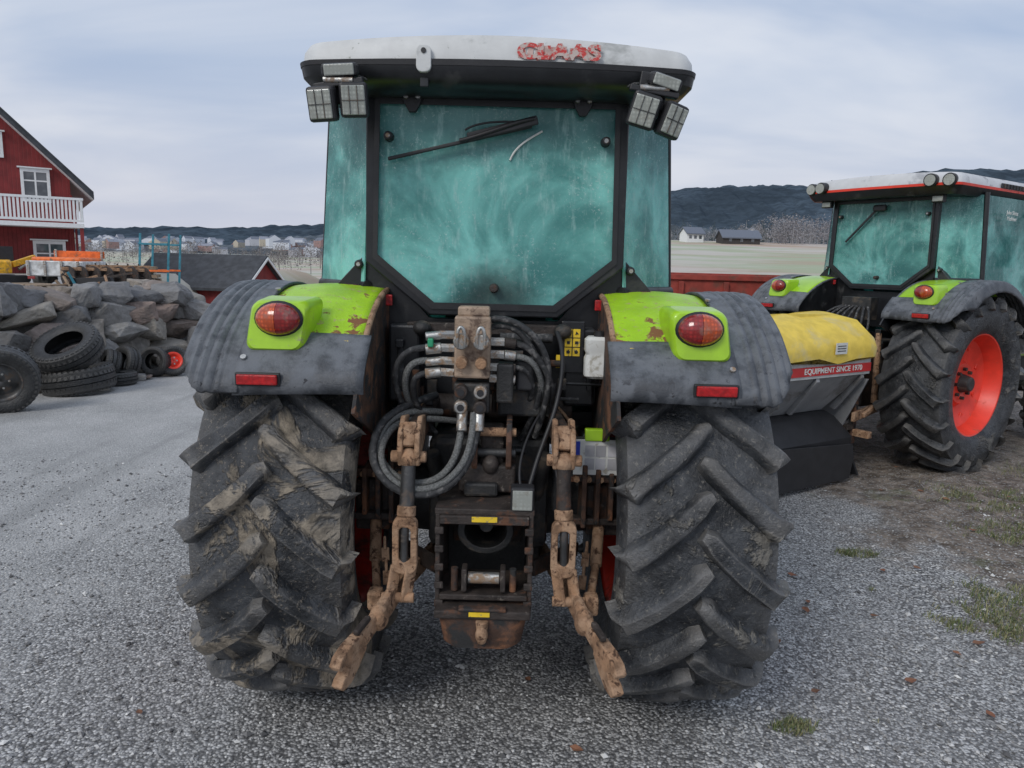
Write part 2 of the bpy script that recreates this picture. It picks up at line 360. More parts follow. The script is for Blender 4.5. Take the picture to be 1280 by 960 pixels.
        for k,(x,y,z) in enumerate(((s*.41,-.092,2.215),(s*.535,-.04,1.735))):
            cyl('glass_knob_%s_%d'%(nm,k),(x,y+.02,z),(x,y-.025,z),.019,m_plblack,t,.016,bevel=.004)
            cyl('glass_knob_cap_%s_%d'%(nm,k),(x,y-.025,z),(x,y-.028,z),.008,m_zinc,t)
        box('cab_side_panel_'+nm,(s*.735,.7,1.2),(.04,1.15,.32),m_black,t)
        cyl('axle_trumpet_'+nm,(s*.18,0,zc),(s*.50,0,zc),.15,m_cast,t,.12,bevel=.01)
        cyl('front_axle_'+nm,(0,2.3,.5),(s*.6,2.3,.56),.06,m_cast,t)
    oo=[(-.495,2.385),(.495,2.385),(.500,1.745),(.252,1.545),(-.252,1.545),(-.500,1.745)]
    ii=[(-.448,2.342),(.448,2.342),(.460,1.768),(.236,1.583),(-.236,1.583),(-.460,1.768)]
    im=[(-.460,2.355),(.460,2.355),(.472,1.760),(.243,1.570),(-.243,1.570),(-.472,1.760)]
    ring('rear_window_frame',oo,ii,'y',-.095,-.045,m_black,t,.006)
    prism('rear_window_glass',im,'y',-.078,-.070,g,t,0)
    ring('rear_window_seal',im,[(x*.985,1.98+(z-1.98)*.97) for x,z in ii],'y',-.102,-.096,m_plblack,t,0)
    prism('cab_rear_panel',[(-.49,1.80),(-.62,1.66),(-.62,1.20),(.62,1.20),(.62,1.66),(.49,1.80),(.255,1.53),(-.255,1.53)],'y',-.040,.02,m_black,t)
    cyl('window_latch',(0,-.06,1.655),(0,-.125,1.655),.02,m_rustd,t,.016,bevel=.004)
    box('windshield_glass',(0,1.375,1.76),(.98,.008,1.24),g,t,rot=(4.6,0,0),bevel=0)
    box('cab_floor',(0,.65,1.12),(1.4,1.25,.06),m_black,t)
    box('cab_front_wall',(0,1.40,1.0),(.9,.05,.3),m_black,t)
    box('seat_base',(0,.50,1.38),(.46,.42,.22),m_seat,t,bevel=.05); box('seat_back',(0,.30,1.72),(.44,.12,.52),m_seat,t,rot=(-8,0,0),bevel=.05)
    vs,fs=revolve([(.015*math.cos(a),.18+.015*math.sin(a)) for a in [R_(60*i) for i in range(7)]],24)
    w=obj('steering_wheel',vs,fs,m_plblack,t,smooth=True); w.location=(0,.98,1.72); w.rotation_euler=(0,R_(60),R_(90))
    cyl('steering_column',(0,1.15,1.2),(0,.98,1.72),.03,m_plblack,t)
    box('side_console',(.38,.5,1.42),(.2,.7,.3),m_plblack,t,bevel=.03)
    if A:
        loft('roof_tray',[lv(.08,2.352),lv(.02,2.368),lv(-.004,2.392),lv(-.010,2.425)],m_black,t)
        loft('roof_lip',[lv(-.012,2.4255),lv(-.014,2.440,.006)],m_plblack,t)
        loft('roof_shell',[lv(-.003,2.4415,.007),lv(0,2.475,.022),lv(.015,2.502,.030),lv(.08,2.522,.030)],m_roof,t)
    else:
        loft('roof_tray',[lv(.03,2.36),lv(.01,2.385),lv(-.012,2.43)],m_black,t)
        loft('roof_stripe',[lv(-.010,2.431),lv(-.012,2.452)],m_rimB,t)
        loft('roof_shell',[lv(-.009,2.453),lv(0,2.50,.01),lv(.03,2.535,.02)],m_roofW,t)
    hl=[]
    for y,wd,zt in((1.42,.36,1.62),(2.2,.36,1.56),(2.9,.33,1.46),(3.12,.26,1.36)):
        hl.append([(p[0],y,p[1]) for p in [(-wd,.85),(wd,.85),(wd,zt-.12),(wd*.72,zt),(-wd*.72,zt),(-wd,zt-.12)]])
    loft('hood',hl,m_limeB,t,bevel=.02,smooth=False)
    box('engine_block',(0,2.2,.72),(.5,1.5,.45),m_cast,t); box('front_weight',(0,3.2,.75),(.5,.25,.3),m_cast,t,bevel=.03)
    box('transmission',(0,.75,.76),(.42,1.9,.50),m_cast,t,bevel=.03)
    box('rear_housing',(0,-.02,.88),(.46,.50,.44),m_cast,t,bevel=.03)
    if A: rear_linkage(t); roof_kit(t)
    else: roof_kit_b(t); rear_simple(t)
    return t

def roof_kit(t):
    m,nt,p=newmat('worn_red_letters'); co=N(nt,'ShaderNodeTexCoord').outputs['Object']
    f=mr(nt,noi(nt,co,40,6,.75),.45,.55); nt.links.new(mixc(nt,f,(.52,.04,.035),(.50,.42,.38)),p.inputs['Base Color']); p.inputs['Roughness'].default_value=.6
    rr=random.Random(3)
    text('roof_lettering','CLAAS',(.213,-.2905,2.4765),.068,m,t,bold=.004,rot=(88,0,0)).scale=(1.42,1,1)
    m2=M('faded_red_patch',(.50,.36,.32),.6,var=.2,scale=50,dirt=(.5,.08,.07),dlo=.53,dhi=.59,dscale=45,bump=.05)
    for k in range(10):
        box('lettering_residue_%d'%k,(.085+.029*k,-.2872+.0003*k,2.476+rr.uniform(-.008,.008)),(rr.uniform(.018,.034),.001,rr.uniform(.022,.044)),m2,t,bevel=0,rot=(0,rr.uniform(-8,8),0))
    work_light(t,'work_lamp_a',(-.590,-.36,2.272),.098,.115,(12,-3,-8)); work_light(t,'work_lamp_b',(-.485,-.35,2.290),.095,.115,(12,-3,6))
    work_light(t,'work_lamp_c',(-.535,-.335,2.390),.125,.045,(10,-4,0))
    work_light(t,'work_lamp_d',(.505,-.36,2.278),.098,.115,(12,16,-4)); work_light(t,'work_lamp_e',(.602,-.35,2.250),.085,.115,(12,16,18))
    work_light(t,'work_lamp_f',(.575,-.335,2.378),.115,.045,(10,14,10))
    for s in(-1,1):
        x=s*.54
        box('lamp_bracket_%d'%s,(x,-.30,2.35),(.10,.012,.13),m_plblack,t,rot=(0,s*8,0)); box('lamp_arm_%d'%s,(x-.0*s,-.335,2.345),(.17,.03,.02),m_plblack,t,rot=(0,s*9,0))
        cyl('lamp_pivot_%d'%s,(x-.05,-.345,2.355),(x+.05,-.345,2.355),.011,m_zinc,t)
        tube('lamp_cable_%d'%s,[(x,-.32,2.36),(x-s*.03,-.30,2.39),(x-s*.07,-.27,2.39),(x-s*.10,-.22,2.37)],.005,m_hose,t)
        hx=-.318 if s<0 else .318
        prism('window_hinge_%d'%s,[(hx-.045,2.385),(hx+.045,2.385),(hx+.03,2.33),(hx+.012,2.30),(hx-.012,2.30),(hx-.03,2.33)],'y',-.125,-.10,m_plblack,t)
        for q in(-.022,.022): cyl('hinge_bolt_%d_%d'%(s,q*1000),(hx+q,-.12,2.355),(hx+q,-.137,2.355),.010,m_zinc,t,n=8)
    prism('roof_bracket',rrect(.026,2.40,2.49,.02,4),'y',-.300,-.280,m_roof,t).location.x=-.255
    cyl('roof_bracket_hole',(-.255,-.301,2.470),(-.255,-.304,2.470),.009,m_plblack,t)
    box('hinge_strap',(-.255,-.27,2.385),(.03,.012,.06),m_black,t); box('hinge_plate',(-.255,-.125,2.375),(.05,.02,.03),m_plblack,t)
    prism('gutter_rail',[(-.42,2.41),(.42,2.41),(.42,2.388),(-.42,2.388)],'y',-.15,-.11,m_plblack,t)
    a,b=Vector((-.41,-.112,2.13)),Vector((.13,-.112,2.262))
    box('wiper_blade',(a+b)/2,((b-a).length,.012,.014),m_plblack,t,rot=(0,-math.degrees(math.atan2(b.z-a.z,b.x-a.x)),0))
    box('wiper_spine',(.02,-.128,2.247),(.27,.012,.034),m_plblack,t,rot=(0,-15,0),bevel=.005)
    tube('wiper_arm',[(.14,-.13,2.285),(.07,-.14,2.275),(-.05,-.135,2.22),(-.14,-.13,2.20)],.008,m_plblack,t)
    tube('wiper_hose',[(.13,-.12,2.27),(.02,-.125,2.28),(-.08,-.12,2.27),(-.12,-.12,2.24)],.004,m_plblack,t)
    tube('inner_washer_line',[(.05,-.083,2.14),(.07,-.084,2.20),(.14,-.083,2.23),(.17,-.082,2.25)],.004,m_white,t)

def roof_kit_b(t):
    for s in(-1,1):
        for k in(0,1):
            x=s*(.50+.13*k); y=-.30+.05*k
            cyl('round_lamp_%d_%d'%(s,k),(x,y+.05,2.475),(x+s*.01,y-.02,2.47),.052,m_plblack,t,.056,bevel=.006)
            cyl('round_lens_%d_%d'%(s,k),(x+s*.01,y-.021,2.47),(x+s*.01,y-.028,2.47),.045,m_lensW,t)
        box('rear_work_lamp_%d'%s,(s*.52,-.16,2.33),(.10,.05,.06),m_plblack,t); box('rear_work_lens_%d'%s,(s*.52,-.188,2.33),(.085,.008,.045),m_lensW,t)
    box('side_vent',(.715,.75,2.475),(.008,.55,.04),m_plblack,t,bevel=0)
    for k in range(9): box('roof_side_grille_%d'%k,(.722,.52+.058*k,2.475),(.008,.012,.035),m_cast,t,bevel=0)
    a,b=Vector((-.33,-.112,1.98)),Vector((-.05,-.112,2.27))
    box('wiper_blade',(a+b)/2,((b-a).length,.012,.02),m_plblack,t,rot=(0,-math.degrees(math.atan2(b.z-a.z,b.x-a.x)),0))
    box('wiper_motor_cover',(-.02,-.115,2.28),(.12,.04,.06),m_plblack,t,bevel=.015)
    text('door_sticker','John Sletta\nMaskiner',(.768,.62,2.22),.05,m_white,t,rot=(90,0,90))
    tube('exhaust_pipe',[(.45,1.5,1.5),(.5,1.48,2.0),(.5,1.48,2.45)],.035,m_plblack,t)
    for s in(-1,1):
        tube('mirror_arm_%d'%s,[(s*.72,1.2,2.3),(s*.95,1.28,2.25),(s*.98,1.28,2.0)],.012,m_plblack,t); box('mirror_%d'%s,(s*.98,1.27,1.95),(.18,.05,.3),m_plblack,t,bevel=.02)

def bar(name,a,b,w,h,mat,par,bevel=.006,roll=0):
    a=Vector(a);b=Vector(b);d=b-a;L=d.length; q=d.to_track_quat('Y','Z').to_matrix()
    if roll: q=q@Matrix.Rotation(R_(roll),3,'Y')
    c=(a+b)/2; vs=[]
    for z in(-.5,.5):
        for x,y in((-.5,-.5),(.5,-.5),(.5,.5),(-.5,.5)): vs.append(c+q@Vector((x*w,y*L,z*h)))
    return obj(name,vs,[(0,3,2,1),(4,5,6,7),(0,1,5,4),(1,2,6,5),(2,3,7,6),(3,0,4,7)],mat,par,bevel=bevel)

def rear_simple(t):
    for s in(-1,1):
        bar('lower_link_%d'%s,(s*.25,.0,.55),(s*.42,-.95,.50),.03,.08,m_rust,t)
        bar('lift_arm_%d'%s,(s*.25,-.1,1.15),(s*.30,-.5,1.18),.05,.07,m_black,t)
        cyl('lift_rod_%d'%s,(s*.30,-.48,1.18),(s*.36,-.55,.58),.025,m_rust,t)
        bar('side_strut_%d'%s,(s*.40,-.1,.75),(s*.42,-.8,.50),.03,.04,m_rust,t)
    box('hitch_frame',(0,-.3,.75),(.34,.25,.5),m_rustd,t); bar('top_link',(0,-.3,1.1),(0,-.95,1.05),.05,.05,m_rust,t)
    box('valve_block',(.0,-.32,1.38),(.28,.12,.2),m_cast,t)
    for k in range(8):
        x=-.3+.08*k
        tube('hose_%d'%k,[(x*.4,-.36,1.4),(x*.8,-.5,1.35),(x,-.55,1.15),(x*.8,-.7,1.0),(x*.7,-.95,1.0)],.011,m_hose,t)

def rear_linkage(t):
    rr=random.Random(11)
    cheek=[(-.40,1.21),(-.50,1.225),(-.575,1.18),(-.59,1.12),(-.57,1.065),(-.53,1.06),(-.50,1.10),(-.42,1.13)]
    for s in(-1,1):
        bar('lift_arm_%d'%s,(s*.22,-.08,1.19),(s*.262,-.50,1.155),.05,.085,m_rustd,t,.012)
        prism('lift_arm_cheek_%d_0'%s,cheek,'x',s*.225,s*.243,m_rust,t,.006)
        prism('lift_arm_cheek_%d_1'%s,cheek,'x',s*.283,s*.301,m_rust,t,.006)
        box('lift_arm_web_%d'%s,(s*.263,-.535,1.165),(.05,.06,.085),m_rust,t,rot=(-25,0,0),bevel=.01)
        cyl('lift_pin_%d'%s,(s*.205,-.555,1.095),(s*.325,-.555,1.095),.02,m_rust,t,bevel=.004)
        ellip('lift_ball_%d'%s,(s*.264,-.555,1.09),(.034,.036,.036),m_rust,t)
        cyl('lift_rod_upper_%d'%s,(s*.264,-.56,1.07),(s*.268,-.585,.90),.024,m_steel if s<0 else m_rustd,t,.026,bevel=.003)
        cyl('lift_rod_collar_%d'%s,(s*.267,-.583,.93),(s*.268,-.59,.895),.032,m_rust,t,bevel=.004)
        ring('lift_rod_frame_%d'%s,[(s*.269+a[0],a[1]) for a in rrect(.042,.70,.90,.03,4)],[(s*.269+a[0],a[1]) for a in rrect(.020,.745,.865,.015,4)],'y',-.625,-.585,m_rust,t,.005)
        cyl('lift_rod_screw_%d'%s,(s*.269,-.605,.90),(s*.272,-.61,.74),.014,m_steel,t)
        for q in(-1,1): bar('lift_fork_%d_%d'%(s,q),(s*.272+q*.026,-.607,.73),(s*.292+q*.026,-.625,.60),.013,.045,m_rust,t)
        cyl('lift_lower_pin_%d'%s,(s*.292-.055,-.62,.615),(s*.292+.055,-.62,.615),.017,m_rust,t)
        bar('lower_link_%d'%s,(s*.22,.0,.56),(s*.295,-.55,.625),.026,.075,m_rust,t)
        bar('lower_link_mid_%d'%s,(s*.293,-.53,.627),(s*.340,-.715,.590),.034,.080,m_rust,t,.012)
        ellip('lower_link_knuckle_%d'%s,(s*.338,-.715,.590),(.032,.042,.045),m_rust,t)
        bar('lower_link_end_%d'%s,(s*.333,-.69,.603),(s*.400,-.865,.540),.030,.060,m_rust,t,.010)
        d=Vector((s*.075,-.205,-.085)).normalized(); up=Vector((0,0,1)); nrm=d.cross(up).normalized(); v=nrm.cross(d)
        out=[(-.04,.032),(.03,.050),(.080,.050),(.105,.034),(.100,.014),(.074,.012),(.062,-.004),(.072,-.020),(.102,-.022),(.120,-.034),(.112,-.056),(.07,-.066),(.02,-.055),(-.04,-.032)]
        base=Vector((s*.394,-.845,.546)); vs=[]
        for q in(-.019,.019):
            for a,b in out: vs.append(base+d*a+v*b+nrm*q)
        n=len(out); obj('hook_claw_%d'%s,vs,[tuple(range(n))[::-1],tuple(range(n,2*n))]+[(i,(i+1)%n,n+(i+1)%n,n+i) for i in range(n)],m_rust,t,bevel=.004)
        bar('hook_latch_%d'%s,(s*.362,-.77,.615),(s*.388,-.85,.600),.02,.020,m_rustd,t)
        box('stabiliser_bracket_%d'%s,(s*.44,-.24,.83),(.13,.10,.20),m_rustd,t,bevel=.01)
        for k in range(3): box('axle_plate_%d_%d'%(s,k),(s*(.36+.05*k),-.27,.90),(.018,.16,.24-.03*k),m_rustw,t)
        box('axle_flange_%d'%s,(s*.40,-.30,.965),(.20,.05,.03),m_rustw,t); box('axle_flange_low_%d'%s,(s*.40,-.31,.80),(.20,.05,.025),m_rustd,t)
        for k in range(4): cyl('axle_bolt_%d_%d'%(s,k),(s*(.33+.045*k),-.325,.966),(s*(.33+.045*k),-.345,.966),.012,m_rust,t,n=6)
        cyl('stabiliser_upper_%d'%s,(s*.425,-.30,.78),(s*.405,-.42,.665),.022,m_rust,t)
        cyl('stabiliser_rod_%d'%s,(s*.405,-.42,.665),(s*.365,-.60,.585),.015,m_rust,t)
        for k in range(4):
            z=.76-.035*k; bar('chain_link_%d_%d'%(s,k),(s*(.37-.006*k),-.43-.02*k,z),(s*(.365-.006*k),-.45-.02*k,z-.045),.010,.028,m_rust,t,.003,roll=90*(k%2))
        box('stabiliser_lug_%d'%s,(s*.372,-.60,.60),(.05,.06,.07),m_rust,t,bevel=.012)
        tube('brake_pipe_%d'%s,[(s*.2,-.2,1.25),(s*.3,-.22,1.2),(s*.36,-.2,1.1),(s*.38,-.2,.9)],.006,m_rust,t)
        cyl('assist_cylinder_%d'%s,(s*.16,-.18,.72),(s*.21,-.33,1.05),.028,m_cast,t)
    cyl('rockshaft',(-.32,-.10,1.185),(.32,-.10,1.185),.05,m_rustd,t,bevel=.006)
    z0,z1=.55,.935
    for s in(-1,1):
        prism('hitch_side_%d'%s,[(-.62,z0),(-.62,z1-.02),(-.60,z1),(-.22,z1),(-.22,z0)],'x',s*.150,s*.165,m_rustd,t)
        for k in range(5): box('hitch_notch_%d_%d'%(s,k),(s*.152,-.622,.60+.065*k),(.03,.012,.025),m_rustd,t)
        bar('hitch_brace_%d'%s,(s*.17,-.45,.66),(s*.36,-.1,.60),.025,.06,m_rustd,t)
    box('hitch_top',(0,-.42,.925),(.335,.40,.022),m_rustd,t); box('hitch_top_lip',(0,-.622,.90),(.30,.02,.03),m_rustd,t)
    box('hitch_back',(0,-.26,.75),(.30,.03,.36),m_cast,t)
    ring('pto_guard',[(.10*math.cos(a),.815+.085*math.sin(a)) for a in [2*math.pi*i/28 for i in range(28)]],[(.075*math.cos(a),.815+.062*math.sin(a)) for a in [2*math.pi*i/28 for i in range(28)]],'y',-.50,-.27,m_cast,t,.004)
    box('pto_plate',(0,-.29,.80),(.26,.03,.20),m_rustd,t); cyl('pto_shaft',(0,-.28,.81),(0,-.43,.81),.026,m_steel,t,bevel=.003)
    for k in range(6):
        a=k*math.pi/3; cyl('pto_bolt_%d'%k,(.095*math.cos(a),-.30,.81+.085*math.sin(a)),(.095*math.cos(a),-.325,.81+.085*math.sin(a)),.011,m_rust,t,n=6)
    box('hitch_shelf',(0,-.52,.625),(.30,.22,.02),m_rustd,t); cyl('hitch_roller',(-.055,-.60,.685),(.055,-.60,.685),.020,m_zinc,t,bevel=.003)
    for s in(-1,1): box('roller_cheek_%d'%s,(s*.066,-.60,.685),(.018,.06,.08),m_rustd,t); cyl('shelf_bolt_%d'%s,(s*.10,-.60,.64),(s*.10,-.60,.72),.012,m_rustw,t)
    box('hitch_jaw_top',(0,-.60,.585),(.325,.16,.03),m_rustd,t,bevel=.006); box('jaw_edge',(0,-.672,.606),(.16,.03,.012),m_rustw,t)
    loft('hitch_jaw',[[(x,y-.55,z) for x,y in rrect(w,-.12,.12,.05,4)] for w,z in((.15,.568),(.148,.54),(.135,.475),(.115,.462))],m_rustw,t)
    cyl('jaw_pin',(.0,-.675,.485),(.0,-.675,.565),.014,m_rust,t,.022,bevel=.004); ellip('jaw_pin_tip',(0,-.685,.520),(.021,.021,.034),m_rust,t)
    box('hitch_label',(.0,-.634,.905),(.085,.003,.018),m_yel,t,bevel=0); box('hitch_label_low',(-.01,-.682,.590),(.07,.003,.016),m_yel,t,bevel=0)
    box('hitch_lamp',(.125,-.60,.975),(.080,.05,.085),m_plblack,t,rot=(5,0,0),bevel=.008); box('hitch_lamp_lens',(.125,-.629,.973),(.066,.006,.070),m_lensW,t,rot=(5,0,0),bevel=.002)
    box('mount_plate',(0,-.40,1.0),(.20,.16,.10),m_rustd,t,bevel=.01); box('pump_body',(-.02,-.45,.965),(.12,.10,.05),m_cast,t,bevel=.01)
    for x in(-.045,.075): prism('toplink_cheek_%d'%(x*1000),[(-.30,1.21),(-.47,1.20),(-.50,1.14),(-.49,1.05),(-.46,1.01),(-.30,1.01)],'x',x-.010,x+.010,m_rustw,t,.004)
    for z in(1.165,1.09,1.035): cyl('toplink_pin_%d'%(z*1000),(-.07,-.455,z),(.10,-.455,z),.016,m_rust if z>1.1 else m_steel,t,bevel=.003)
    box('toplink_block',(.015,-.40,1.10),(.085,.08,.16),m_rustd,t,bevel=.01); ellip('toplink_eye',(.012,-.47,1.05),(.03,.03,.035),m_rustd,t)
    box('valve_block',(-.060,-.42,1.462),(.125,.09,.215),m_brass,t,bevel=.008); box('valve_block_lower',(-.060,-.42,1.285),(.125,.09,.105),m_cast,t,bevel=.008)
    box('valve_cap',(-.058,-.415,1.585),(.11,.07,.035),m_brass,t,bevel=.008)
    for i,x in enumerate((-.095,-.028)):
        cyl('coupler_top_%d'%i,(x,-.44,1.50),(x,-.515,1.49),.022,m_brass,t,bevel=.004); cyl('coupler_ring_%d'%i,(x,-.50,1.49),(x,-.53,1.487),.027,m_zinc,t,bevel=.004)
        tube('coupler_lever_%d'%i,[(x-.012,-.525,1.47),(x-.016,-.54,1.52),(x,-.53,1.555),(x+.016,-.54,1.52),(x+.012,-.525,1.47)],.006,m_zinc,t)
        cyl('coupler_mid_%d'%i,(x,-.44,1.415),(x,-.50,1.41),.020,m_rust,t,bevel=.004)
        for j,z in enumerate((1.315,1.262)):
            cyl('coupler_low_%d_%d'%(i,j),(x,-.44,z),(x,-.505,z-.004),.023,m_zinc if (i+j)%2 else m_rustd,t,bevel=.004); cyl('coupler_hole_%d_%d'%(i,j),(x,-.5055,z-.004),(x,-.508,z-.004),.012,m_plblack,t)
    for k,z in enumerate((1.50,1.455,1.41,1.37)):
        cyl('left_fitting_%d'%k,(-.12,-.42-.01*k,z),(-.175,-.43,z),.016,m_zinc,t,n=6); cyl('left_ferrule_%d'%k,(-.17,-.43,z),(-.225,-.435,z-.006),.019 if k%2 else .015,m_zinc,t,bevel=.003)
        cyl('right_fitting_%d'%k,(0,-.42,z-.02),(.05,-.42,z-.02),.016,m_zinc,t,n=6); cyl('right_ferrule_%d'%k,(.05,-.42,z-.02),(.09,-.415,z-.025),.018,m_zinc if k%2 else m_rustd,t,bevel=.003)
    box('green_tag',(-.205,-.455,1.475),(.02,.02,.03),m_green,t); box('solenoid',(.055,-.40,1.335),(.06,.08,.14),m_cast,t,bevel=.008)
    box('solenoid_b',(.125,-.36,1.36),(.06,.08,.11),m_plblack,t,bevel=.008); box('valve_section',(.11,-.30,1.25),(.16,.10,.10),m_cast,t,bevel=.01)
    H=lambda n,p,r=.0115,m=m_hose:tube(n,p,r,m,t)
    H('hose_loop_a',[(-.09,-.47,1.25),(-.09,-.50,1.16),(-.11,-.52,1.05),(-.20,-.53,.985),(-.31,-.53,1.0),(-.385,-.51,1.08),(-.38,-.47,1.18),(-.30,-.40,1.23),(-.18,-.30,1.20)],.013,m_hoseb)
    H('hose_loop_b',[(-.03,-.47,1.25),(-.035,-.51,1.14),(-.08,-.54,1.02),(-.18,-.56,.955),(-.30,-.57,.965),(-.395,-.55,1.05),(-.40,-.50,1.16),(-.34,-.43,1.24),(-.2,-.28,1.26)],.014,m_hose)
    H('hose_loop_c',[(-.05,-.49,1.24),(-.05,-.53,1.12),(-.10,-.55,1.03),(-.19,-.56,.975),(-.30,-.56,.985),(-.375,-.54,1.06),(-.36,-.48,1.17),(-.28,-.40,1.21),(-.1,-.28,1.16)],.012,m_hoseb)
    for k,x in enumerate((-.09,-.032)): cyl('hose_crimp_%d'%k,(x,-.478,1.245),(x,-.500,1.175),.019,m_zinc,t,bevel=.003)
    H('hose_left_a',[(-.22,-.435,1.455),(-.28,-.45,1.455),(-.335,-.45,1.40),(-.335,-.40,1.28),(-.29,-.33,1.17),(-.22,-.25,1.12)]); H('hose_left_b',[(-.22,-.435,1.41),(-.27,-.45,1.41),(-.305,-.44,1.36),(-.30,-.38,1.25),(-.25,-.30,1.15)],.012,m_hoseb)
    H('hose_left_c',[(-.22,-.435,1.365),(-.26,-.45,1.36),(-.275,-.43,1.32),(-.265,-.36,1.22),(-.20,-.30,1.12)],.011)
    H('hose_right_a',[(0.0,-.42,1.56),(.06,-.44,1.57),(.15,-.44,1.52),(.215,-.42,1.42),(.215,-.38,1.28),(.17,-.33,1.12)]); H('hose_right_b',[(0.0,-.41,1.53),(.07,-.42,1.55),(.13,-.42,1.49),(.185,-.40,1.40),(.19,-.36,1.26),(.12,-.28,1.1)])
    H('hose_right_c',[(.09,-.415,1.475),(.13,-.43,1.475),(.20,-.42,1.40),(.235,-.38,1.30),(.22,-.30,1.2)]); H('hose_right_d',[(.09,-.415,1.43),(.14,-.43,1.43),(.18,-.41,1.38),(.20,-.36,1.28),(.16,-.28,1.2)],.011,m_hoseb)
    H('hose_right_e',[(.09,-.415,1.39),(.13,-.42,1.39),(.155,-.40,1.35),(.16,-.35,1.26),(.1,-.28,1.2)],.010)
    H('control_cable',[(.245,-.22,1.50),(.27,-.30,1.45),(.255,-.40,1.30),(.215,-.45,1.18),(.175,-.48,1.08),(.15,-.52,.99)],.009,m_plblack); H('lamp_wire',[(.12,-.58,1.0),(.10,-.52,1.06),(.13,-.45,1.15),(.19,-.35,1.22)],.005,m_plblack)
    H('spring_cable',[(.245,-.20,1.30),(.24,-.30,1.20),(.23,-.42,1.10),(.25,-.50,1.0)],.006,m_plblack)
    for k in range(44):
        x=rr.uniform(-.38,.38); z=rr.uniform(1.0,1.5); y=rr.uniform(-.28,-.08); L=rr.uniform(.05,.2)
        ax=rr.choice('xz'); m=rr.choice([m_cast,m_rustd,m_steel,m_hose,m_rustd,m_black])
        p2=(x+L,y,z) if ax=='x' else (x,y,z-L)
        cyl('plumbing_%d'%k,(x,y,z),p2,rr.uniform(.006,.02),m,t,n=12,bevel=0)
        if k%2: box('bracket_%d'%k,(x,y-.02,z),(rr.uniform(.02,.07),.03,rr.uniform(.02,.07)),rr.choice([m_cast,m_rustd,m_black,m_rustw]),t,bevel=.003)
    for s in(-1,1):
        box('cab_support_%d'%s,(s*.34,-.10,1.36),(.12,.12,.30),m_black,t,bevel=.01); ellip('cab_mount_%d'%s,(s*.27,-.17,1.50),(.035,.035,.03),m_cast,t)
    box('cab_cross_rail',(0,-.13,1.50),(.66,.05,.04),m_rustd,t); 
    loft('washer_bottle',[[(.405+x,-.24+y,z) for x,y in rrect(w,-d,d,.02,4)] for w,d,z in((.045,.03,1.335),(.056,.04,1.345),(.056,.04,1.41),(.050,.036,1.425),(.056,.04,1.44),(.056,.04,1.48),(.045,.03,1.492))],m_white,t)
    cyl('bottle_cap',(.405,-.24,1.49),(.405,-.24,1.512),.024,m_plblack,t)
    for k in range(3):
        for j in range(2): box('warning_sticker_%d_%d'%(k,j),(.292+.031*j,-.172,1.495-.036*k),(.027,.003,.032),m_yel,t,bevel=0); cyl('pictogram_%d_%d'%(k,j),(.292+.031*j,-.174,1.495-.036*k),(.292+.031*j,-.1755,1.495-.036*k),.008,m_plblack,t,n=3+k)
    box('sticker_panel',(.31,-.16,1.44),(.09,.02,.20),m_black,t); box('warning_sticker_low',(.262,-.1725,1.385),(.03,.003,.05),m_yel,t,bevel=0)
    box('licence_plate',(.408,-.33,1.05),(.185,.006,.135),m_white,t,bevel=.002); box('licence_band',(.327,-.3345,1.08),(.022,.003,.06),m_blue,t,bevel=0)
    for k,(dx,dz,g) in enumerate([(-.04,.03,.45),(.0,.03,.38),(.045,.03,.5),(-.04,-.02,.42),(.0,-.02,.5),(.045,-.02,.4)]):
        box('plate_mark_%d'%k,(.415+dx,-.3345,1.045+dz),(.036,.002,.042),M('plate_grey_%d'%k,(g,g,g*1.05),.5,bump=0),t,bevel=0)
    box('plate_bracket',(.40,-.325,1.135),(.09,.03,.045),m_lime,t,bevel=.004); box('plate_holder',(.408,-.318,1.05),(.20,.012,.15),m_plblack,t)

tr=tractor((-.08,3.0,0),0,'A')
trB=tractor((3.53,7.20,0),R_(-56),'B',1.035)

# ------------------------------------------------------------ spreader
m_grey=M('galvanised_panel',(.46,.47,.46),.5,var=.1,dirt=(.30,.29,.27),dlo=.5,dhi=.7,dscale=4,bump=.05)
m_greyd=M('grey_hopper',(.26,.265,.27),.5,var=.1,dirt=(.16,.15,.14),dlo=.5,dhi=.7,dscale=4,bump=.05)
m_tarp=M('yellow_tarp',(.78,.57,.09),.55,var=.12,dirt=(.62,.52,.25),dlo=.5,dhi=.7,dscale=3,bump=.6,bscale=5)
sp=root('salt_spreader',(1.94,5.99,-.08),R_(33))
loft('hopper_lower',[[(x,y,z) for x,y in rrect(w,-d,d,.03,3)] for w,d,z in((.80,.15,.66),(.98,.40,.985),(1.0,.42,1.0))],m_greyd,sp,smooth=False)
loft('hopper_band',[[(x,y,z) for x,y in rrect(1.01,-.43,.43,.03,3)] for z in(1.001,1.20)],m_grey,sp)
box('red_stripe',(0,-.434,1.060),(1.98,.004,.072),m_redst,sp,bevel=0); text('stripe_text','EQUIPMENT SINCE 1970',(.48,-.438,1.060),.062,m_white,sp,bold=.001).scale=(1.15,1,1)
lev=[]
for w,d,z in((1.045,.455,1.15),(1.05,.46,1.22),(1.03,.44,1.30),(.98,.30,1.42),(.94,.10,1.47)):
    pts=rrect(w,-d,d,.05,3); q=[]
    for i in range(len(pts)):
        a=pts[i];b=pts[(i+1)%len(pts)]
        for k in range(8):
            f=k/8; x=a[0]+(b[0]-a[0])*f; y=a[1]+(b[1]-a[1])*f
            zz=z+(.035*noise.noise((x*5,y*5,z*3)) if z>1.17 else .025*math.sin(x*9)+.02*math.sin(x*23))
            q.append((x,y,zz))
    lev.append(q)
loft('tarp',lev,m_tarp,sp)
box('tarp_label',(.50,-.472,1.235),(.15,.004,.09),m_white,sp,bevel=0)
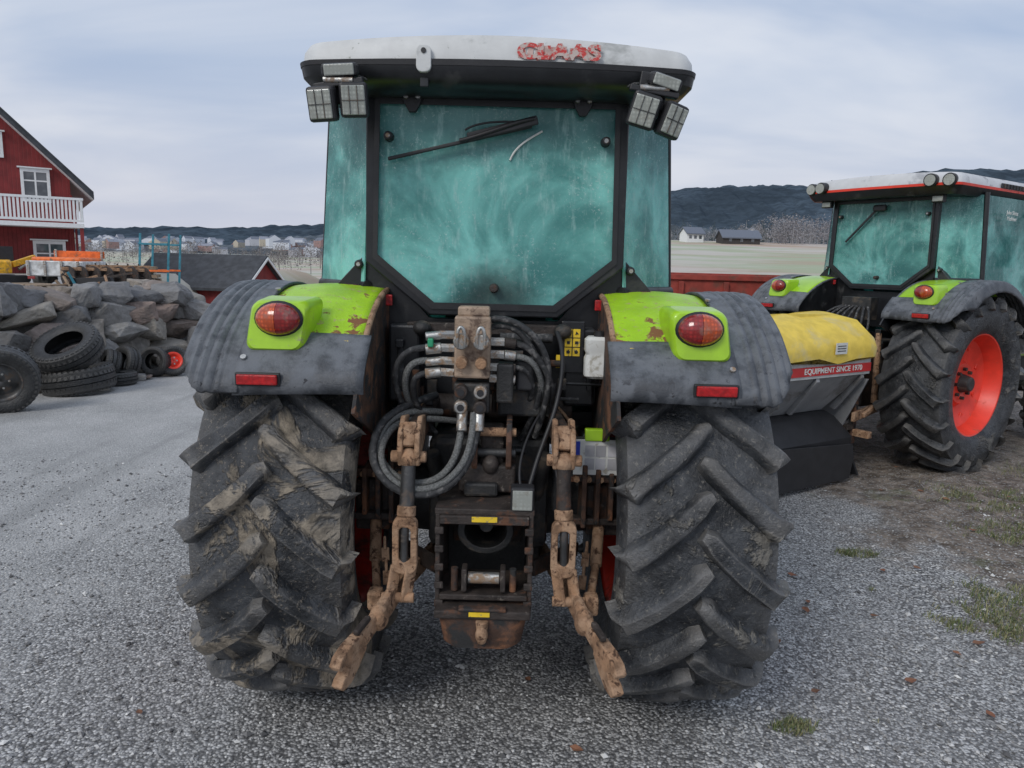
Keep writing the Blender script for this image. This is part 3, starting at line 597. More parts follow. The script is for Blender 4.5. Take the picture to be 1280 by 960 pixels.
for k in range(3): box('label_line_%d'%k,(.50,-.4755,1.215+.02*k),(.11,.002,.006),m_plblack,sp,bevel=0)
for x in(-.9,-.3,.3,.9): prism('hopper_rib_%d'%(x*10),[(-.42,1.0),(-.43,.97),(-.20,.66),(-.15,.68)],'x',x-.02,x+.02,m_greyd,sp)
prism('end_plate',[(-.42,.95),(.42,.95),(.20,.45),(-.20,.45)],'x',.99,1.01,m_greyd,sp)
loft('brush_housing',[[(x,y-.10,z) for x,y in rrect(w,-d,d,.06,4)] for w,d,z in((.85,.22,.22),(.92,.30,.30),(.92,.30,.46),(.85,.16,.62),(.80,.12,.655))],m_plblack,sp)
prism('rubber_skirt',[(-.90,.12),(.80,.12),(.84,.30),(.80,.42),(-.90,.52)],'y',-.46,-.445,m_plblack,sp)
prism('front_shield',[(-.40,.10),(.20,.10),(.30,.75),(.22,.82),(-.15,.60)],'x',1.02,1.04,m_plblack,sp)
for x in(.35,.7): bar('spreader_frame_%d'%(x*10),(x,.2,.25),(x,.5,1.10),.06,.06,m_rustd,sp)
for y in(-.25,.25): bar('mast_%d'%(y*100),(1.10,y,.35),(1.12,y,1.15),.05,.05,m_rustw,sp); bar('mast_link_%d'%(y*100),(1.0,y,.5),(1.12,y,.5),.05,.05,m_rustd,sp)
bar('spreader_cross',(1.11,-.42,.45),(1.11,.42,.45),.06,.06,m_rust,sp); cyl('drive_shaft',(1.0,0,.6),(1.6,.1,.75),.04,m_plblack,sp)

# ------------------------------------------------------------ trailer behind
m_redp=M('faded_red_steel',(.30,.05,.035),.6,var=.2,dirt=(.18,.07,.05),dlo=.5,dhi=.66,dscale=3,bump=.1)
tl=root('farm_trailer',(3.35,10.2,0),R_(4))
ring('trailer_sides',rrect(1.55,-1.0,3.2,.03,2),rrect(1.50,-.95,3.15,.03,2),'z',1.0,1.62,m_redp,tl)
box('trailer_floor',(0,1.1,1.0),(3.0,4.1,.08),m_redp,tl); ring('top_rail',rrect(1.58,-1.03,3.23,.03,2),rrect(1.49,-.94,3.14,.03,2),'z',1.62,1.68,m_redp,tl)
for k in range(6): box('side_rib_%d'%k,(-1.4+.56*k,-1.02,1.30),(.06,.05,.60),m_redp,tl)
for s in(-1,1):
    for y in(.6,1.6):
        vs,fs=revolve([(-.12,.25),(-.15,.42),(-.1,.48),(.1,.48),(.15,.42),(.12,.25),(.0,.1),(0,.001)],32,(s*1.2,y,.48)); obj('trailer_wheel_%d_%d'%(s,y*10),vs,fs,m_tyreB,tl,smooth=True)
box('trailer_chassis',(0,1.2,.8),(.8,4.6,.15),m_rustd,tl); bar('trailer_drawbar',(0,-1.0,.8),(0,-2.1,.6),.12,.1,m_rustd,tl)

# ------------------------------------------------------------ terrain
def sm(a,b,v):
    t=min(1,max(0,(v-a)/(b-a))); return t*t*(3-2*t)
A2=Vector((-6.6,9.0)); B2=Vector((-5.25,12.0)); C2=Vector((-9.2,18.6)); n1=Vector((-.912,.41)); d_=(C2-B2).normalized(); n2=Vector((-d_.y,d_.x))
def H(x,y):
    z=-2.2*sm(15,42,y)-1.0*sm(40,95,y)
    if y>100: z+=sm(-.28,.05,x/y)*(.088*(min(y,270)-100)+.03*max(0,min(y,430)-270))+ (sm(.05,-.3,x/y))*.012*(min(y,900)-100)
    p=Vector((x,y))
    yard=sm(.15,.75,(p-A2).dot(n1))*sm(.15,.95,(p-B2).dot(n2))*(1-sm(26,31,y))
    house=sm(-14.5,-17.5,x)*sm(20,26,y)*(1-sm(60,85,y))
    z=z*(1-yard)+.98*yard
    z=z*(1-house)+.8*house
    z+=.02*noise.noise((x*.35,y*.35,0))*(1 if abs(x)<40 else 4)
    return z
def rut(x,y):
    m=sm(2.5,3.1,x+.6*noise.noise((x*.8,y*.8,2)))*sm(3.4,4.1,y+.5*noise.noise((x*.8,y*.8,5)))*(1-sm(11,13,y))*(1-sm(9,11,x))
    if m<=0: return 0
    q=y*.55-x*.83+.25*noise.noise((x*.5,y*.5,1)); v=.032*math.sin(q*4.3)+.030*noise.noise((x*4,y*4,0))+.022*noise.noise((x*11,y*11,4))
    u_=x*.55+y*.83; tread=.012*max(0,math.sin(u_*38+3*abs(math.sin(q*4.3))))*(1 if math.sin(q*4.3)<-.1 else .15)
    return m*(v+tread)
def axis(n,L,k,off):
    return [off+L*math.sinh(k*(2*i/n-1))/math.sinh(k) for i in range(n+1)]
xs=axis(230,5000,7.6,0); ys=axis(230,5200,7.6,6)
vs=[(x,y,H(x,y)) for y in ys for x in xs]; nx=len(xs)
fs=[(j*nx+i,j*nx+i+1,(j+1)*nx+i+1,(j+1)*nx+i) for j in range(len(ys)-1) for i in range(nx-1)]
m,nt,p=newmat('gravel_ground')
geo=N(nt,'ShaderNodeNewGeometry'); co=geo.outputs['Position']; xyz=N(nt,'ShaderNodeSeparateXYZ',{0:co}); X,Y=xyz.outputs[0],xyz.outputs[1]
wob=noi(nt,co,1.6,5,.6); wob3=math_(nt,'MULTIPLY',math_(nt,'SUBTRACT',wob,.5),2.4)
v1=N(nt,'ShaderNodeTexVoronoi',{'Vector':co,'Scale':78.}); v2=N(nt,'ShaderNodeTexVoronoi',{'Vector':co,'Scale':150.})
r1=N(nt,'ShaderNodeSeparateXYZ',{0:v1.outputs['Color']}).outputs[0]; r2=N(nt,'ShaderNodeSeparateXYZ',{0:v2.outputs['Color']}).outputs[1]
g1=mixc(nt,mr(nt,r1,.05,.98),(.095,.096,.10),(.66,.66,.65)); g2=mixc(nt,r2,(.11,.11,.112),(.54,.54,.53))
gr=mixc(nt,mr(nt,noi(nt,co,25,3),.45,.6),g1,g2)
gr=mixc(nt,mr(nt,v1.outputs['Distance'],.45,.75,0,.85),gr,(.05,.05,.05))
gr=mixc(nt,mr(nt,noi(nt,co,.9,5,.6),.3,.75,0,.30),gr,(.36,.355,.345))
gr=mixc(nt,mr(nt,noi(nt,co,1.7,5,.65),.55,.72,0,.35),gr,(.13,.125,.12))
lane=mr(nt,math_(nt,'ADD',X,wob3),-1.6,-3.0)
gl=mixc(nt,.62,gr,mixc(nt,mr(nt,noi(nt,co,.7,6,.65),.35,.65),(.38,.38,.37),(.54,.535,.52)))
mpl=N(nt,'ShaderNodeMapping',{'Vector':co,'Rotation':(0,0,.25),'Scale':(2.2,.16,1)}).outputs[0]
gl=mixc(nt,mr(nt,noi(nt,mpl,1.2,4,.6),.5,.66,0,.5),gl,(.25,.25,.245))
c=mixc(nt,lane,gr,gl)
mx=mr(nt,math_(nt,'ADD',X,wob3),2.3,2.9); my=mr(nt,math_(nt,'ADD',Y,wob3),3.2,3.8)
mud=math_(nt,'MULTIPLY',mx,my)
mudc=mixc(nt,mr(nt,noi(nt,co,7,8,.7),.35,.65),(.10,.078,.060),(.31,.26,.215))
mudc=mixc(nt,mr(nt,noi(nt,co,2.2,5,.6),.58,.68,0,.6),mudc,(.15,.16,.08))
mudc=mixc(nt,math_(nt,'MULTIPLY',mr(nt,r1,.75,.8),.5),mudc,gr)
c=mixc(nt,mud,c,mudc)
far=mr(nt,Y,24,40)
mpf=N(nt,'ShaderNodeMapping',{'Vector':co,'Scale':(.25,1,1)}).outputs[0]
fld=mixc(nt,mr(nt,noi(nt,mpf,.035,4,.6),.4,.58),(.42,.32,.24),(.36,.41,.27)); fld=mixc(nt,mr(nt,noi(nt,mpf,.09,5,.6),.42,.6,0,.75),fld,(.55,.51,.47))
c=mixc(nt,far,c,fld)
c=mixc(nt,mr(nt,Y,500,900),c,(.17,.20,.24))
nt.links.new(c,p.inputs['Base Color']); p.inputs['Roughness'].default_value=.85
hh=math_(nt,'SUBTRACT',1.,v1.outputs['Distance']); hh=math_(nt,'ADD',hh,math_(nt,'MULTIPLY',r1,.6))
b1=N(nt,'ShaderNodeBump',{'Strength':.8,'Distance':.009,'Height':hh})
mh=math_(nt,'MULTIPLY',noi(nt,co,14,6,.65),mud)
b2=N(nt,'ShaderNodeBump',{'Strength':1.,'Distance':.06,'Height':mh,'Normal':b1.outputs[0]})
nt.links.new(b2.outputs[0],p.inputs['Normal'])
obj('ground',vs,fs,m,smooth=True,fix=False)
m_ground=m
# churned soil: a finer sheet standing a little proud of the yard
gx=[2.2+.045*i for i in range(190)]; gy=[3.2+.045*i for i in range(210)]; vs=[];fs=[]
for y in gy:
    for x in gx:
        e=min(sm(2.2,2.8,x),sm(3.2,3.8,y),1-sm(10.0,10.7,x),1-sm(11.8,12.6,y))
        vs.append((x,y,H(x,y)-.012+e*(.020+rut(x,y)*1.0)))
k=len(gx); fs=[(j*k+i,j*k+i+1,(j+1)*k+i+1,(j+1)*k+i) for j in range(len(gy)-1) for i in range(k-1)]
obj('rutted_soil',vs,fs,m_ground,smooth=False,fix=False).data.polygons.foreach_set('use_smooth',[True]*len(fs))

def island_mat(name,stops,rough=.85,bump=.4,bscale=60,speck=None,kf=.55):
    m,nt,p=newmat(name); g=N(nt,'ShaderNodeNewGeometry'); r=g.outputs['Random Per Island']
    cr=N(nt,'ShaderNodeValToRGB',{0:r}); e=cr.color_ramp
    while len(e.elements)<len(stops): e.elements.new(.5)
    for i,(a,cc) in enumerate(stops): e.elements[i].position=a; e.elements[i].color=(*cc,1)
    co=g.outputs['Position']; n=noi(nt,co,bscale*.12,7,.7)
    c=mixc(nt,mr(nt,n,.38,.7,0,kf),cr.outputs[0],speck or (.09,.09,.085)); nt.links.new(c,p.inputs['Base Color']); p.inputs['Roughness'].default_value=rough
    if bump:
        b=N(nt,'ShaderNodeBump',{'Strength':bump,'Distance':.02,'Height':noi(nt,co,bscale,7,.7)}); nt.links.new(b.outputs[0],p.inputs['Normal'])
    return m
rng=np.random.default_rng(4); n=22000
u=rng.random(n)
py=1.3+4.8*u**1.25; px=rng.uniform(-1,1,n)*(.85*py+.5)
s=rng.uniform(.0038,.0095,n)*(1+.9*(rng.random(n)<.07))
octv=np.array([(1,0,0),(-1,0,0),(0,1,0),(0,-1,0),(0,0,1),(0,0,-1)],float); octf=np.array([(0,2,4),(2,1,4),(1,3,4),(3,0,4),(2,0,5),(1,2,5),(3,1,5),(0,3,5)])
a=rng.uniform(0,6.28,n); V=octv[None]*rng.uniform(.55,1.15,(n,6,1))*s[:,None,None]*np.array([1.2,1.,.7])
ca,sa=np.cos(a)[:,None],np.sin(a)[:,None]
Vx=V[:,:,0]*ca-V[:,:,1]*sa+px[:,None]; Vy=V[:,:,0]*sa+V[:,:,1]*ca+py[:,None]; Vz=V[:,:,2]+V[:,:,0]*rng.uniform(-.4,.4,(n,1))+s[:,None]*.35+.0
zz=np.array([H(float(x),float(y)) for x,y in zip(px,py)]); Vz+=zz[:,None]
V=np.stack([Vx,Vy,Vz],2).reshape(-1,3); F=(octf[None]+np.arange(n)[:,None,None]*6).reshape(-1,3)
obj('gravel',V.tolist(),F.tolist(),island_mat('gravel_stones',[(0,(.08,.08,.083)),(.45,(.28,.277,.275)),(.85,(.54,.54,.53)),(1,(.74,.74,.72))],bump=0,bscale=200,kf=.2),fix=False)

# boulders: convex hulls, subdivided by hand, edges rounded, surface roughened
def rocks(name,items,mat,seed=1,npt=18,levels=3,amp=.075):
    rg=random.Random(seed); AV=[];AF=[]
    for (c,sz) in items:
        b=bmesh.new()
        for k in range(npt):
            v=Vector((rg.gauss(0,1),rg.gauss(0,1),rg.gauss(0,1))).normalized()
            v=Vector((max(-.70,min(.70,v.x)),max(-.70,min(.70,v.y)),max(-.62,min(.62,v.z))))*rg.uniform(.86,1.05)/.70*.5
            b.verts.new((v.x*sz[0],v.y*sz[1],v.z*sz[2]))
        bmesh.ops.convex_hull(b,input=b.verts[:])
        b.verts.ensure_lookup_table(); b.verts.index_update()
        V=[v.co.copy() for v in b.verts]; F=[tuple(v.index for v in f.verts) for f in b.faces]; b.free()
        T=[]
        for f in F:
            for i in range(1,len(f)-1): T.append((f[0],f[i],f[i+1]))
        lv_=levels if max(sz)>.3 else 1
        for l in range(lv_):
            mid={}; NT=[]
            def mp_(i,j):
                k=(i,j) if i<j else (j,i)
                if k not in mid: mid[k]=len(V); V.append((V[i]+V[j])/2)
                return mid[k]
            for (i,j,k) in T:
                a_,b_,c_=mp_(i,j),mp_(j,k),mp_(k,i); NT+=[(i,a_,c_),(a_,j,b_),(c_,b_,k),(a_,b_,c_)]
            T=NT
        used=sorted({i for t_ in T for i in t_}); mpx={u_:q for q,u_ in enumerate(used)}; V=[V[i] for i in used]; T=[tuple(mpx[i] for i in t_) for t_ in T]
        nb=[Vector((0,0,0)) for _ in V]; cn=[0]*len(V)
        for t_ in T:
            for i in range(3): nb[t_[i]]+=V[t_[(i+1)%3]]; cn[t_[i]]+=1
        V=[v*.6+(nb[i]/max(1,cn[i]))*.4 for i,v in enumerate(V)]
        off=rg.uniform(0,99); k_=2.2/min(sz); ms=min(sz)
        rot=Euler((rg.uniform(-.15,.15),rg.uniform(-.2,.2),rg.uniform(0,6.28))).to_matrix(); b0=len(AV)
        for v in V:
            d=v.normalized(); q=(v.x*k_+off,v.y*k_,v.z*k_)
            v=v*1.03+d*(noise.noise(q)*amp+(.5-abs(noise.noise((q[0]*1.9,q[1]*1.9,q[2]*1.9))))*amp*.6+noise.noise((q[0]*4.7,q[1]*4.7,q[2]*4.7))*amp*.35)*ms
            AV.append(tuple(Vector(c)+rot@v))
        AF+=[tuple(b0+i for i in t_) for t_ in T]
    return obj(name,AV,AF,mat,fix=False)
m_rock=island_mat('boulder_rock',[(0,(.15,.15,.155)),(.3,(.27,.265,.26)),(.55,(.36,.325,.275)),(.75,(.25,.185,.155)),(.9,(.40,.385,.36)),(1,(.20,.195,.19))],bscale=22,bump=.9,speck=(.09,.085,.078),kf=.7)
it=[]; rg=random.Random(21)
def wallrun(P,Q,h0,h1,out):
    L=(Q-P).length; d=(Q-P)/L; z=0
    lay=0
    while z<max(h0,h1)-.05:
        hh=rg.uniform(.28,.46)*(1.1 if lay==0 else .9); s_=rg.uniform(-.2,.2)
        while s_<L:
            w=rg.uniform(.30,.78); p=P+d*(s_+w/2); hm=h0+(h1-h0)*max(0,min(1,(s_+w/2)/L))
            if z+hh*.75<hm+.02:
                q=p+out*(-.16*z-.05+rg.uniform(-.10,.10)); kz=rg.uniform(.8,1.2)
                it.append((Vector((q.x,q.y,z+hh*.5+rg.uniform(-.05,.05))),(w*1.15,.62,hh*1.25*kz)))
            s_+=w*.95
        z+=hh*.86; lay+=1
wallrun(Vector((-9.0,3.4)),A2,1.12,1.18,-n1); wallrun(A2,B2,1.18,1.26,-n1); wallrun(B2,C2,1.2,.98,-n2)
for k in range(22):
    f=rg.random(); p=A2+(B2-A2)*f+n1*.7; it.append((Vector((p.x,p.y,1.12+.08*rg.random())),(rg.uniform(.2,.5),rg.uniform(.2,.4),rg.uniform(.15,.28))))
it.append((Vector((-4.95,11.75,.30)),(.75,.5,.8)))
for k in range(26):
    f=rg.random(); p=A2+(B2-A2)*f-n1*rg.uniform(.35,.75); it.append((Vector((p.x,p.y,.03)),(rg.uniform(.06,.25),rg.uniform(.06,.22),rg.uniform(.05,.18))))
rocks('stone_wall',it,m_rock,5)
rocks('dirt_clod',[(Vector((-.37,1.92,.012)),(.10,.07,.035)),(Vector((-.31,2.0,.012)),(.05,.04,.03)),(Vector((-.43,1.86,.01)),(.07,.05,.03)),(Vector((-.34,1.87,.008)),(.04,.03,.02))],island_mat('clod',[(0,(.13,.10,.08)),(1,(.20,.16,.125))],bscale=90),8,24,2,.2)

m_tyreD=tyre_mat('old_tyre_rubber',-.1,(.12,.12,.12),.38)
def car_tyre(name,c,R,W,rot,rim=None,nb=40):
    r=root(name,c); r.rotation_euler=tuple(R_(a) for a in rot)
    h=W/2; ri=R*.58
    pr=[(-h*.7,ri-.01),(-h*.8,ri),(-h,(ri+R)/2),(-h*.95,R-.035),(-h*.8,R-.012),(-h*.28,R-.006),(-h*.25,R-.02),(-h*.2,R-.005),(h*.2,R-.005),(h*.25,R-.02),(h*.28,R-.006),(h*.8,R-.012),(h*.95,R-.035),(h,(ri+R)/2),(h*.8,ri),(h*.7,ri-.01),(h*.75,ri+.03),(h*.85,(ri+R)/2),(h*.7,R-.05),(-h*.7,R-.05),(-h*.85,(ri+R)/2),(-h*.75,ri+.03),(-h*.7,ri-.01)]
    vs,fs=revolve(pr,56)
    for k in range(nb):
        a=2*math.pi*k/nb
        for s in(-1,1):
            b0=len(vs)
            for (x,rr) in((s*.34*h,R-.02),(s*.99*h,R-.05)):
                for da in(-.045,.045):
                    for e in(0,.022): vs.append((x,-(rr+e)*math.cos(a+da+s*.02),(rr+e)*math.sin(a+da+s*.02)))
            fs+=[(b0,b0+1,b0+3,b0+2),(b0+4,b0+6,b0+7,b0+5),(b0+1,b0+5,b0+7,b0+3),(b0,b0+4,b0+5,b0+1),(b0+2,b0+3,b0+7,b0+6)]
    obj('casing',vs,fs,m_tyreD,r,smooth=True)
    if rim:
        vs,fs=revolve([(h*.8,ri),(h*.5,ri-.03),(h*.1,ri-.05),(h*.2,ri*.45),(h*.35,ri*.3),(h*.35,.001)],32); obj('rim',vs,fs,rim,r,smooth=True,sol=.004)
        for k in range(5):
            a=k*1.2566; cyl('wheel_nut_%d'%k,(h*.2,ri*.38*math.cos(a),ri*.38*math.sin(a)),(h*.42,ri*.38*math.cos(a),ri*.38*math.sin(a)),.012,m_zinc,r,n=6)
    return r
car_tyre('tyre',(-5.50,9.25,.17),.43,.30,(0,82,15)); car_tyre('tyre',(-5.58,9.20,.56),.41,.28,(0,56,78))
car_tyre('tyre',(-5.58,7.95,.36),.38,.27,(0,10,-62),m_steel); car_tyre('tyre',(-5.45,10.3,.23),.25,.20,(0,18,60)); car_tyre('tyre',(-5.60,10.15,.21),.24,.2,(0,20,40))
car_tyre('tyre',(-5.2,10.65,.22),.22,.17,(0,10,85)); car_tyre('spare_wheel',(-4.98,10.75,.22),.22,.16,(0,-14,-62),m_rimB)
car_tyre('tyre',(-5.35,9.9,.09),.25,.17,(0,88,0))

# ------------------------------------------------------------ house
def boards(name,col,sc=22,axis_='x'):
    m,nt,p=newmat(name); co=N(nt,'ShaderNodeTexCoord').outputs['Object']
    sp_=N(nt,'ShaderNodeSeparateXYZ',{0:co}); v=math_(nt,'ADD',sp_.outputs[0],sp_.outputs[1])
    fr=math_(nt,'FRACT',math_(nt,'MULTIPLY',v,6.5))
    c=mixc(nt,mr(nt,noi(nt,co,2,5),.3,.7),C(col,.8),C(col,1.2)); c=mixc(nt,mr(nt,fr,.0,.1,.8,0),c,C(col,.25)); nt.links.new(c,p.inputs['Base Color'])
    b=N(nt,'ShaderNodeBump',{'Strength':.6,'Distance':.03,'Height':mr(nt,fr,.02,.2)}); nt.links.new(b.outputs[0],p.inputs['Normal']); p.inputs['Roughness'].default_value=.7
    return m
m_redw=boards('red_cladding',(.20,.022,.022)); m_trim=M('white_trim',(.75,.76,.76),.6,var=.05,bump=.02); m_slate=M('dark_roofing',(.045,.049,.056),.7,var=.3,scale=3,bump=.3,bscale=6)
m_wglass,nt,p=newmat('window_glass'); p.inputs['Roughness'].default_value=.06; p.inputs['Coat Weight'].default_value=1
cc=N(nt,'ShaderNodeTexCoord').outputs['Object']; nt.links.new(mixc(nt,mr(nt,noi(nt,cc,1.5,2),.4,.6),(.04,.05,.06),(.12,.13,.14)),p.inputs['Base Color'])
def window(par,tag,x,y,z,w,h,mull=True):
    ring(tag+'_frame',[(x-w/2-.12,z-h/2-.12),(x+w/2+.12,z-h/2-.12),(x+w/2+.12,z+h/2+.14),(x-w/2-.12,z+h/2+.14)],[(x-w/2,z-h/2),(x+w/2,z-h/2),(x+w/2,z+h/2),(x-w/2,z+h/2)],'y',y-.08,y+.0,m_trim,par,0)
    box(tag+'_pane',(x,y-.02,z),(w,.02,h),m_wglass,par,bevel=0)
    if mull:
        box(tag+'_mullion',(x,y-.045,z),(.07,.05,h),m_trim,par,bevel=0); box(tag+'_transom',(x,y-.043,z+h*.18),(w,.04,.06),m_trim,par,bevel=0)
    box(tag+'_cap',(x,y-.07,z+h/2+.18),(w+.44,.16,.06),m_trim,par,bevel=0)
hs=root('red_wooden_house',(-20.0,34.0,.8),R_(33))
W_=9.6; E=4.15; AP=E+W_/2*1.0
prism('walls',[(0,-.6),(0,E),(-W_/2,AP),(-W_,E),(-W_,-.6)],'y',0,11,m_redw,hs,0)
for s in(0,1):
    a=(.85,E-.85) if s==0 else (-W_-.85,E-.85); b=(-W_/2,AP)
    prism('roof_slope_%d'%s,[(a[0],a[1]+.06),(b[0],b[1]+.06),(b[0],b[1]+.34),(a[0],a[1]+.34)],'y',-.9,11.6,m_slate,hs,0)
    prism('barge_board_%d'%s,[(a[0],a[1]+.0),(b[0],b[1]+.0),(b[0],b[1]+.20),(a[0],a[1]+.20)],'y',-.96,-.90,m_slate,hs,0)
    prism('soffit_%d'%s,[(a[0],a[1]+.0),(b[0],b[1]+.0),(b[0],b[1]+.055),(a[0],a[1]+.055)],'y',-.89,11.5,m_trim,hs,0)
for x in(-.08,-W_+.08): box('corner_board_%d'%(x*10),(x+.02,-.03,1.4),(.2,.06,4.2),m_trim if x<-1 else m_redw,hs,bevel=0)
window(hs,'upper_window',-1.30,0,3.80,.85,1.15); window(hs,'upper_window_b',-4.8,0,3.95,1.4,1.4); window(hs,'attic_window',-2.75,0,5.4,.5,.8,False); window(hs,'lower_window',-.95,0,.65,1.0,1.3); window(hs,'lower_window_b',-4.2,0,.9,1.5,1.3)
BX=W_+.35
box('balcony_floor',(-W_/2+.175,-.95,2.10),(BX,1.9,.18),m_trim,hs,bevel=0); box('balcony_rail',(-W_/2+.175,-1.86,3.22),(BX,.08,.10),m_trim,hs,bevel=0); box('balcony_base',(-W_/2+.175,-1.86,2.30),(BX,.06,.10),m_trim,hs,bevel=0)
for k in range(70): box('baluster_%d'%k,(-W_+.05+k*.1425,-1.86,2.75),(.085,.03,.86),m_trim,hs,bevel=0)
for k in range(12): box('side_baluster_%d'%k,(.33,-1.7+k*.14,2.75),(.03,.09,.86),m_trim,hs,bevel=0)
box('side_rail',(.33,-.95,3.22),(.08,1.8,.10),m_trim,hs,bevel=0)
for x in(.25,-3.2,-8.5): box('balcony_post_%d'%(x*10),(x,-1.8,.75),(.14,.14,2.7),m_redw,hs,bevel=0)
box('chimney',(-5.2,7,AP+.1),(.8,.8,1.4),m_rock,hs); box('drainpipe',(.12,-.10,1.3),(.09,.09,3.6),m_redw,hs)

# shed
sh=root('red_shed',(-14.6,40.0,H(-14.6,40)),R_(-12)); gz=-H(-14.6,40)
ez=.30+gz; rz_=1.75+gz
prism('walls',[(-1.9,-.5),(1.9,-.5),(1.9,ez),(0,rz_-.1),(-1.9,ez)],'x',-5.0,1.2,m_redw,sh,0)
for s in(-1,1):
    prism('roof_%d'%s,[(s*2.3,ez-.28),(0,rz_-.02),(0,rz_+.12),(s*2.3,ez-.14)],'x',-5.3,1.5,m_slate,sh,0)
    prism('barge_%d'%s,[(s*2.32,ez-.36),(0,rz_-.10),(0,rz_+.02),(s*2.32,ez-.22)],'x',1.5,1.56,m_trim,sh,0)
box('shed_door',(1.22,.2,1.1),(.04,1.1,1.9),m_trim,sh,bevel=0); box('shed_door_leaf',(1.245,.2,1.08),(.03,.9,1.75),m_redw,sh,bevel=0)

# yard clutter
m_orange=M('orange_paint',(.75,.16,.03),.5,dirt=(.3,.15,.08),dlo=.6,dhi=.7); m_yelp=M('machine_yellow',(.80,.42,.02),.45,dirt=(.3,.2,.1),dlo=.55,dhi=.7); m_whp=M('white_panel',(.62,.63,.62),.5,dirt=(.35,.33,.3),dlo=.5,dhi=.7)
m_wood=M('weathered_timber',(.30,.22,.15),.85,var=.35,scale=5); m_bluep=M('blue_green_steel',(.04,.22,.29),.5)
z=.97
v=root('tipping_trailer',(-10.35,17.3,z),R_(12))
box('body',(0,0,.42),(1.15,1.6,.34),m_whp,v,bevel=.02); box('load_bags',(0,0,.62),(1.0,1.4,.10),m_orange,v,bevel=.04); box('tail_panel',(0,-.82,.42),(1.1,.05,.30),m_whp,v)
for k in range(4): box('stake_%d'%k,(-.5+.33*k,-.86,.42),(.05,.04,.34),m_zinc,v)
for s in(-1,1):
    vs,fs=revolve([(-.08,.12),(-.09,.22),(-.05,.26),(.05,.26),(.09,.22),(.08,.12),(0,.05),(0,.001)],24,(s*.6,0,.24)); obj('wheel_%d'%s,vs,fs,m_tyreB,v,smooth=True)
    box('lamp_%d'%s,(s*.45,-.86,.22),(.14,.04,.06),m_lensR,v)
    bar('headboard_post_%d'%s,(s*.5,.75,.5),(s*.5,.75,.85),.05,.05,m_zinc,v)
box('headboard',(0,.78,.74),(1.1,.04,.16),m_orange,v); bar('drawbar',(0,.8,.25),(0,1.6,.3),.07,.07,m_zinc,v)
v=root('mini_excavator',(-11.75,16.9,z),R_(-35),.68)
for s in(-1,1):
    prism('track_%d'%s,[(-.7,.06),(.7,.06),(.82,.2),(.7,.36),(-.7,.36),(-.82,.2)],'x',s*.35,s*.6,m_plblack,v,.03)
loft('engine_cover',[[(x,y-.2,zz) for x,y in rrect(w,-.5,.5,.18,5)] for w,zz in((.6,.42),(.62,.55),(.6,.78),(.5,.86))],m_yelp,v)
ring('canopy_frame',[(-.55,.8),(.15,.8),(.12,1.30),(-.52,1.30)],[(-.48,.85),(.09,.85),(.06,1.24),(-.46,1.24)],'y',-.1,.5,m_plblack,v)
bar('boom',(.2,.4,.7),(.0,1.2,.95),.14,.18,m_yelp,v); bar('dipper',(.0,1.15,.95),(-.1,1.6,.4),.12,.15,m_yelp,v); prism('bucket',[(1.4,.45),(1.8,.5),(1.85,.2),(1.6,.05),(1.4,.2)],'x',-.3,.15,m_cast,v); cyl('boom_ram',(.2,.6,.55),(.05,1.0,.80),.05,m_zinc,v)
v=root('steel_rack',(-9.55,19.8,.98),R_(8))
for x in(-.36,.36):
    for y in(0,1.0): box('post_%d_%d'%(x*10,y),(x,y,.66),(.05,.05,1.33),m_bluep,v,rot=(0,4,0))
for zz in(.35,1.05):
    for y in(0,1.0): box('beam_%d_%d'%(zz*100,y),(0,y-.03,zz),(.74,.03,.05),m_orange if zz<.5 else m_bluep,v)
v=root('timber_stack',(-10.9,20.5,.98),R_(10)); rr=random.Random(9)
for k in range(22): box('plank_%d'%k,(rr.uniform(-.1,.1),-.4+.16*(k%6),.08+.11*(k//6)),(2.0+rr.uniform(-.3,.3),.14,.08),m_wood,v,rot=(0,0,rr.uniform(-3,3)),bevel=.004)
v=root('harrow',(-9.1,16.6,.98),R_(20))
for k in range(7): cyl('disc_%d'%k,(-.75+.25*k,0,.25),(-.73+.25*k,.02,.25),.24,m_rustd,v); bar('tine_%d'%k,(-.7+.22*k,.4,.55),(-.7+.22*k,.5,.05),.03,.02,m_rustd,v)
bar('harrow_beam',(-.85,0,.42),(.85,0,.42),.07,.07,m_rust,v); bar('harrow_axle',(-.85,0,.25),(.85,0,.25),.04,.04,m_rustd,v); bar('harrow_beam_b',(-.85,.42,.48),(.85,.42,.48),.07,.07,m_rust,v)
for x in(-.5,.5): bar('harrow_link_%d'%(x*10),(x,0,.42),(x,.42,.48),.05,.05,m_rustd,v)
v=root('pallet',(-9.6,14.8,.98),R_(-15))
for k in range(7): box('slat_%d'%k,(-.5+.167*k,0,.13),(.11,.8,.02),m_wood,v,bevel=0)
for k in range(3): box('block_row_%d'%k,(0,-.35+.35*k,.06),(1.15,.09,.09),m_wood,v,bevel=0)
v=root('scrap_pile',(-8.6,15.2,.98)); rr=random.Random(4)
for k in range(14): bar('scrap_%d'%k,(rr.uniform(-.8,.8),rr.uniform(-.4,.4),rr.uniform(0,.1)),(rr.uniform(-.8,.8),rr.uniform(-.4,.4),rr.uniform(.1,.4)),.04,.05,rr.choice([m_rustd,m_rust,m_wood,m_cast,m_bluep]),v)
prism('scrap_sheet',[(-.5,0),(.5,.05),(.4,.3),(-.4,.26)],'y',-.1,.0,m_plblack,v)

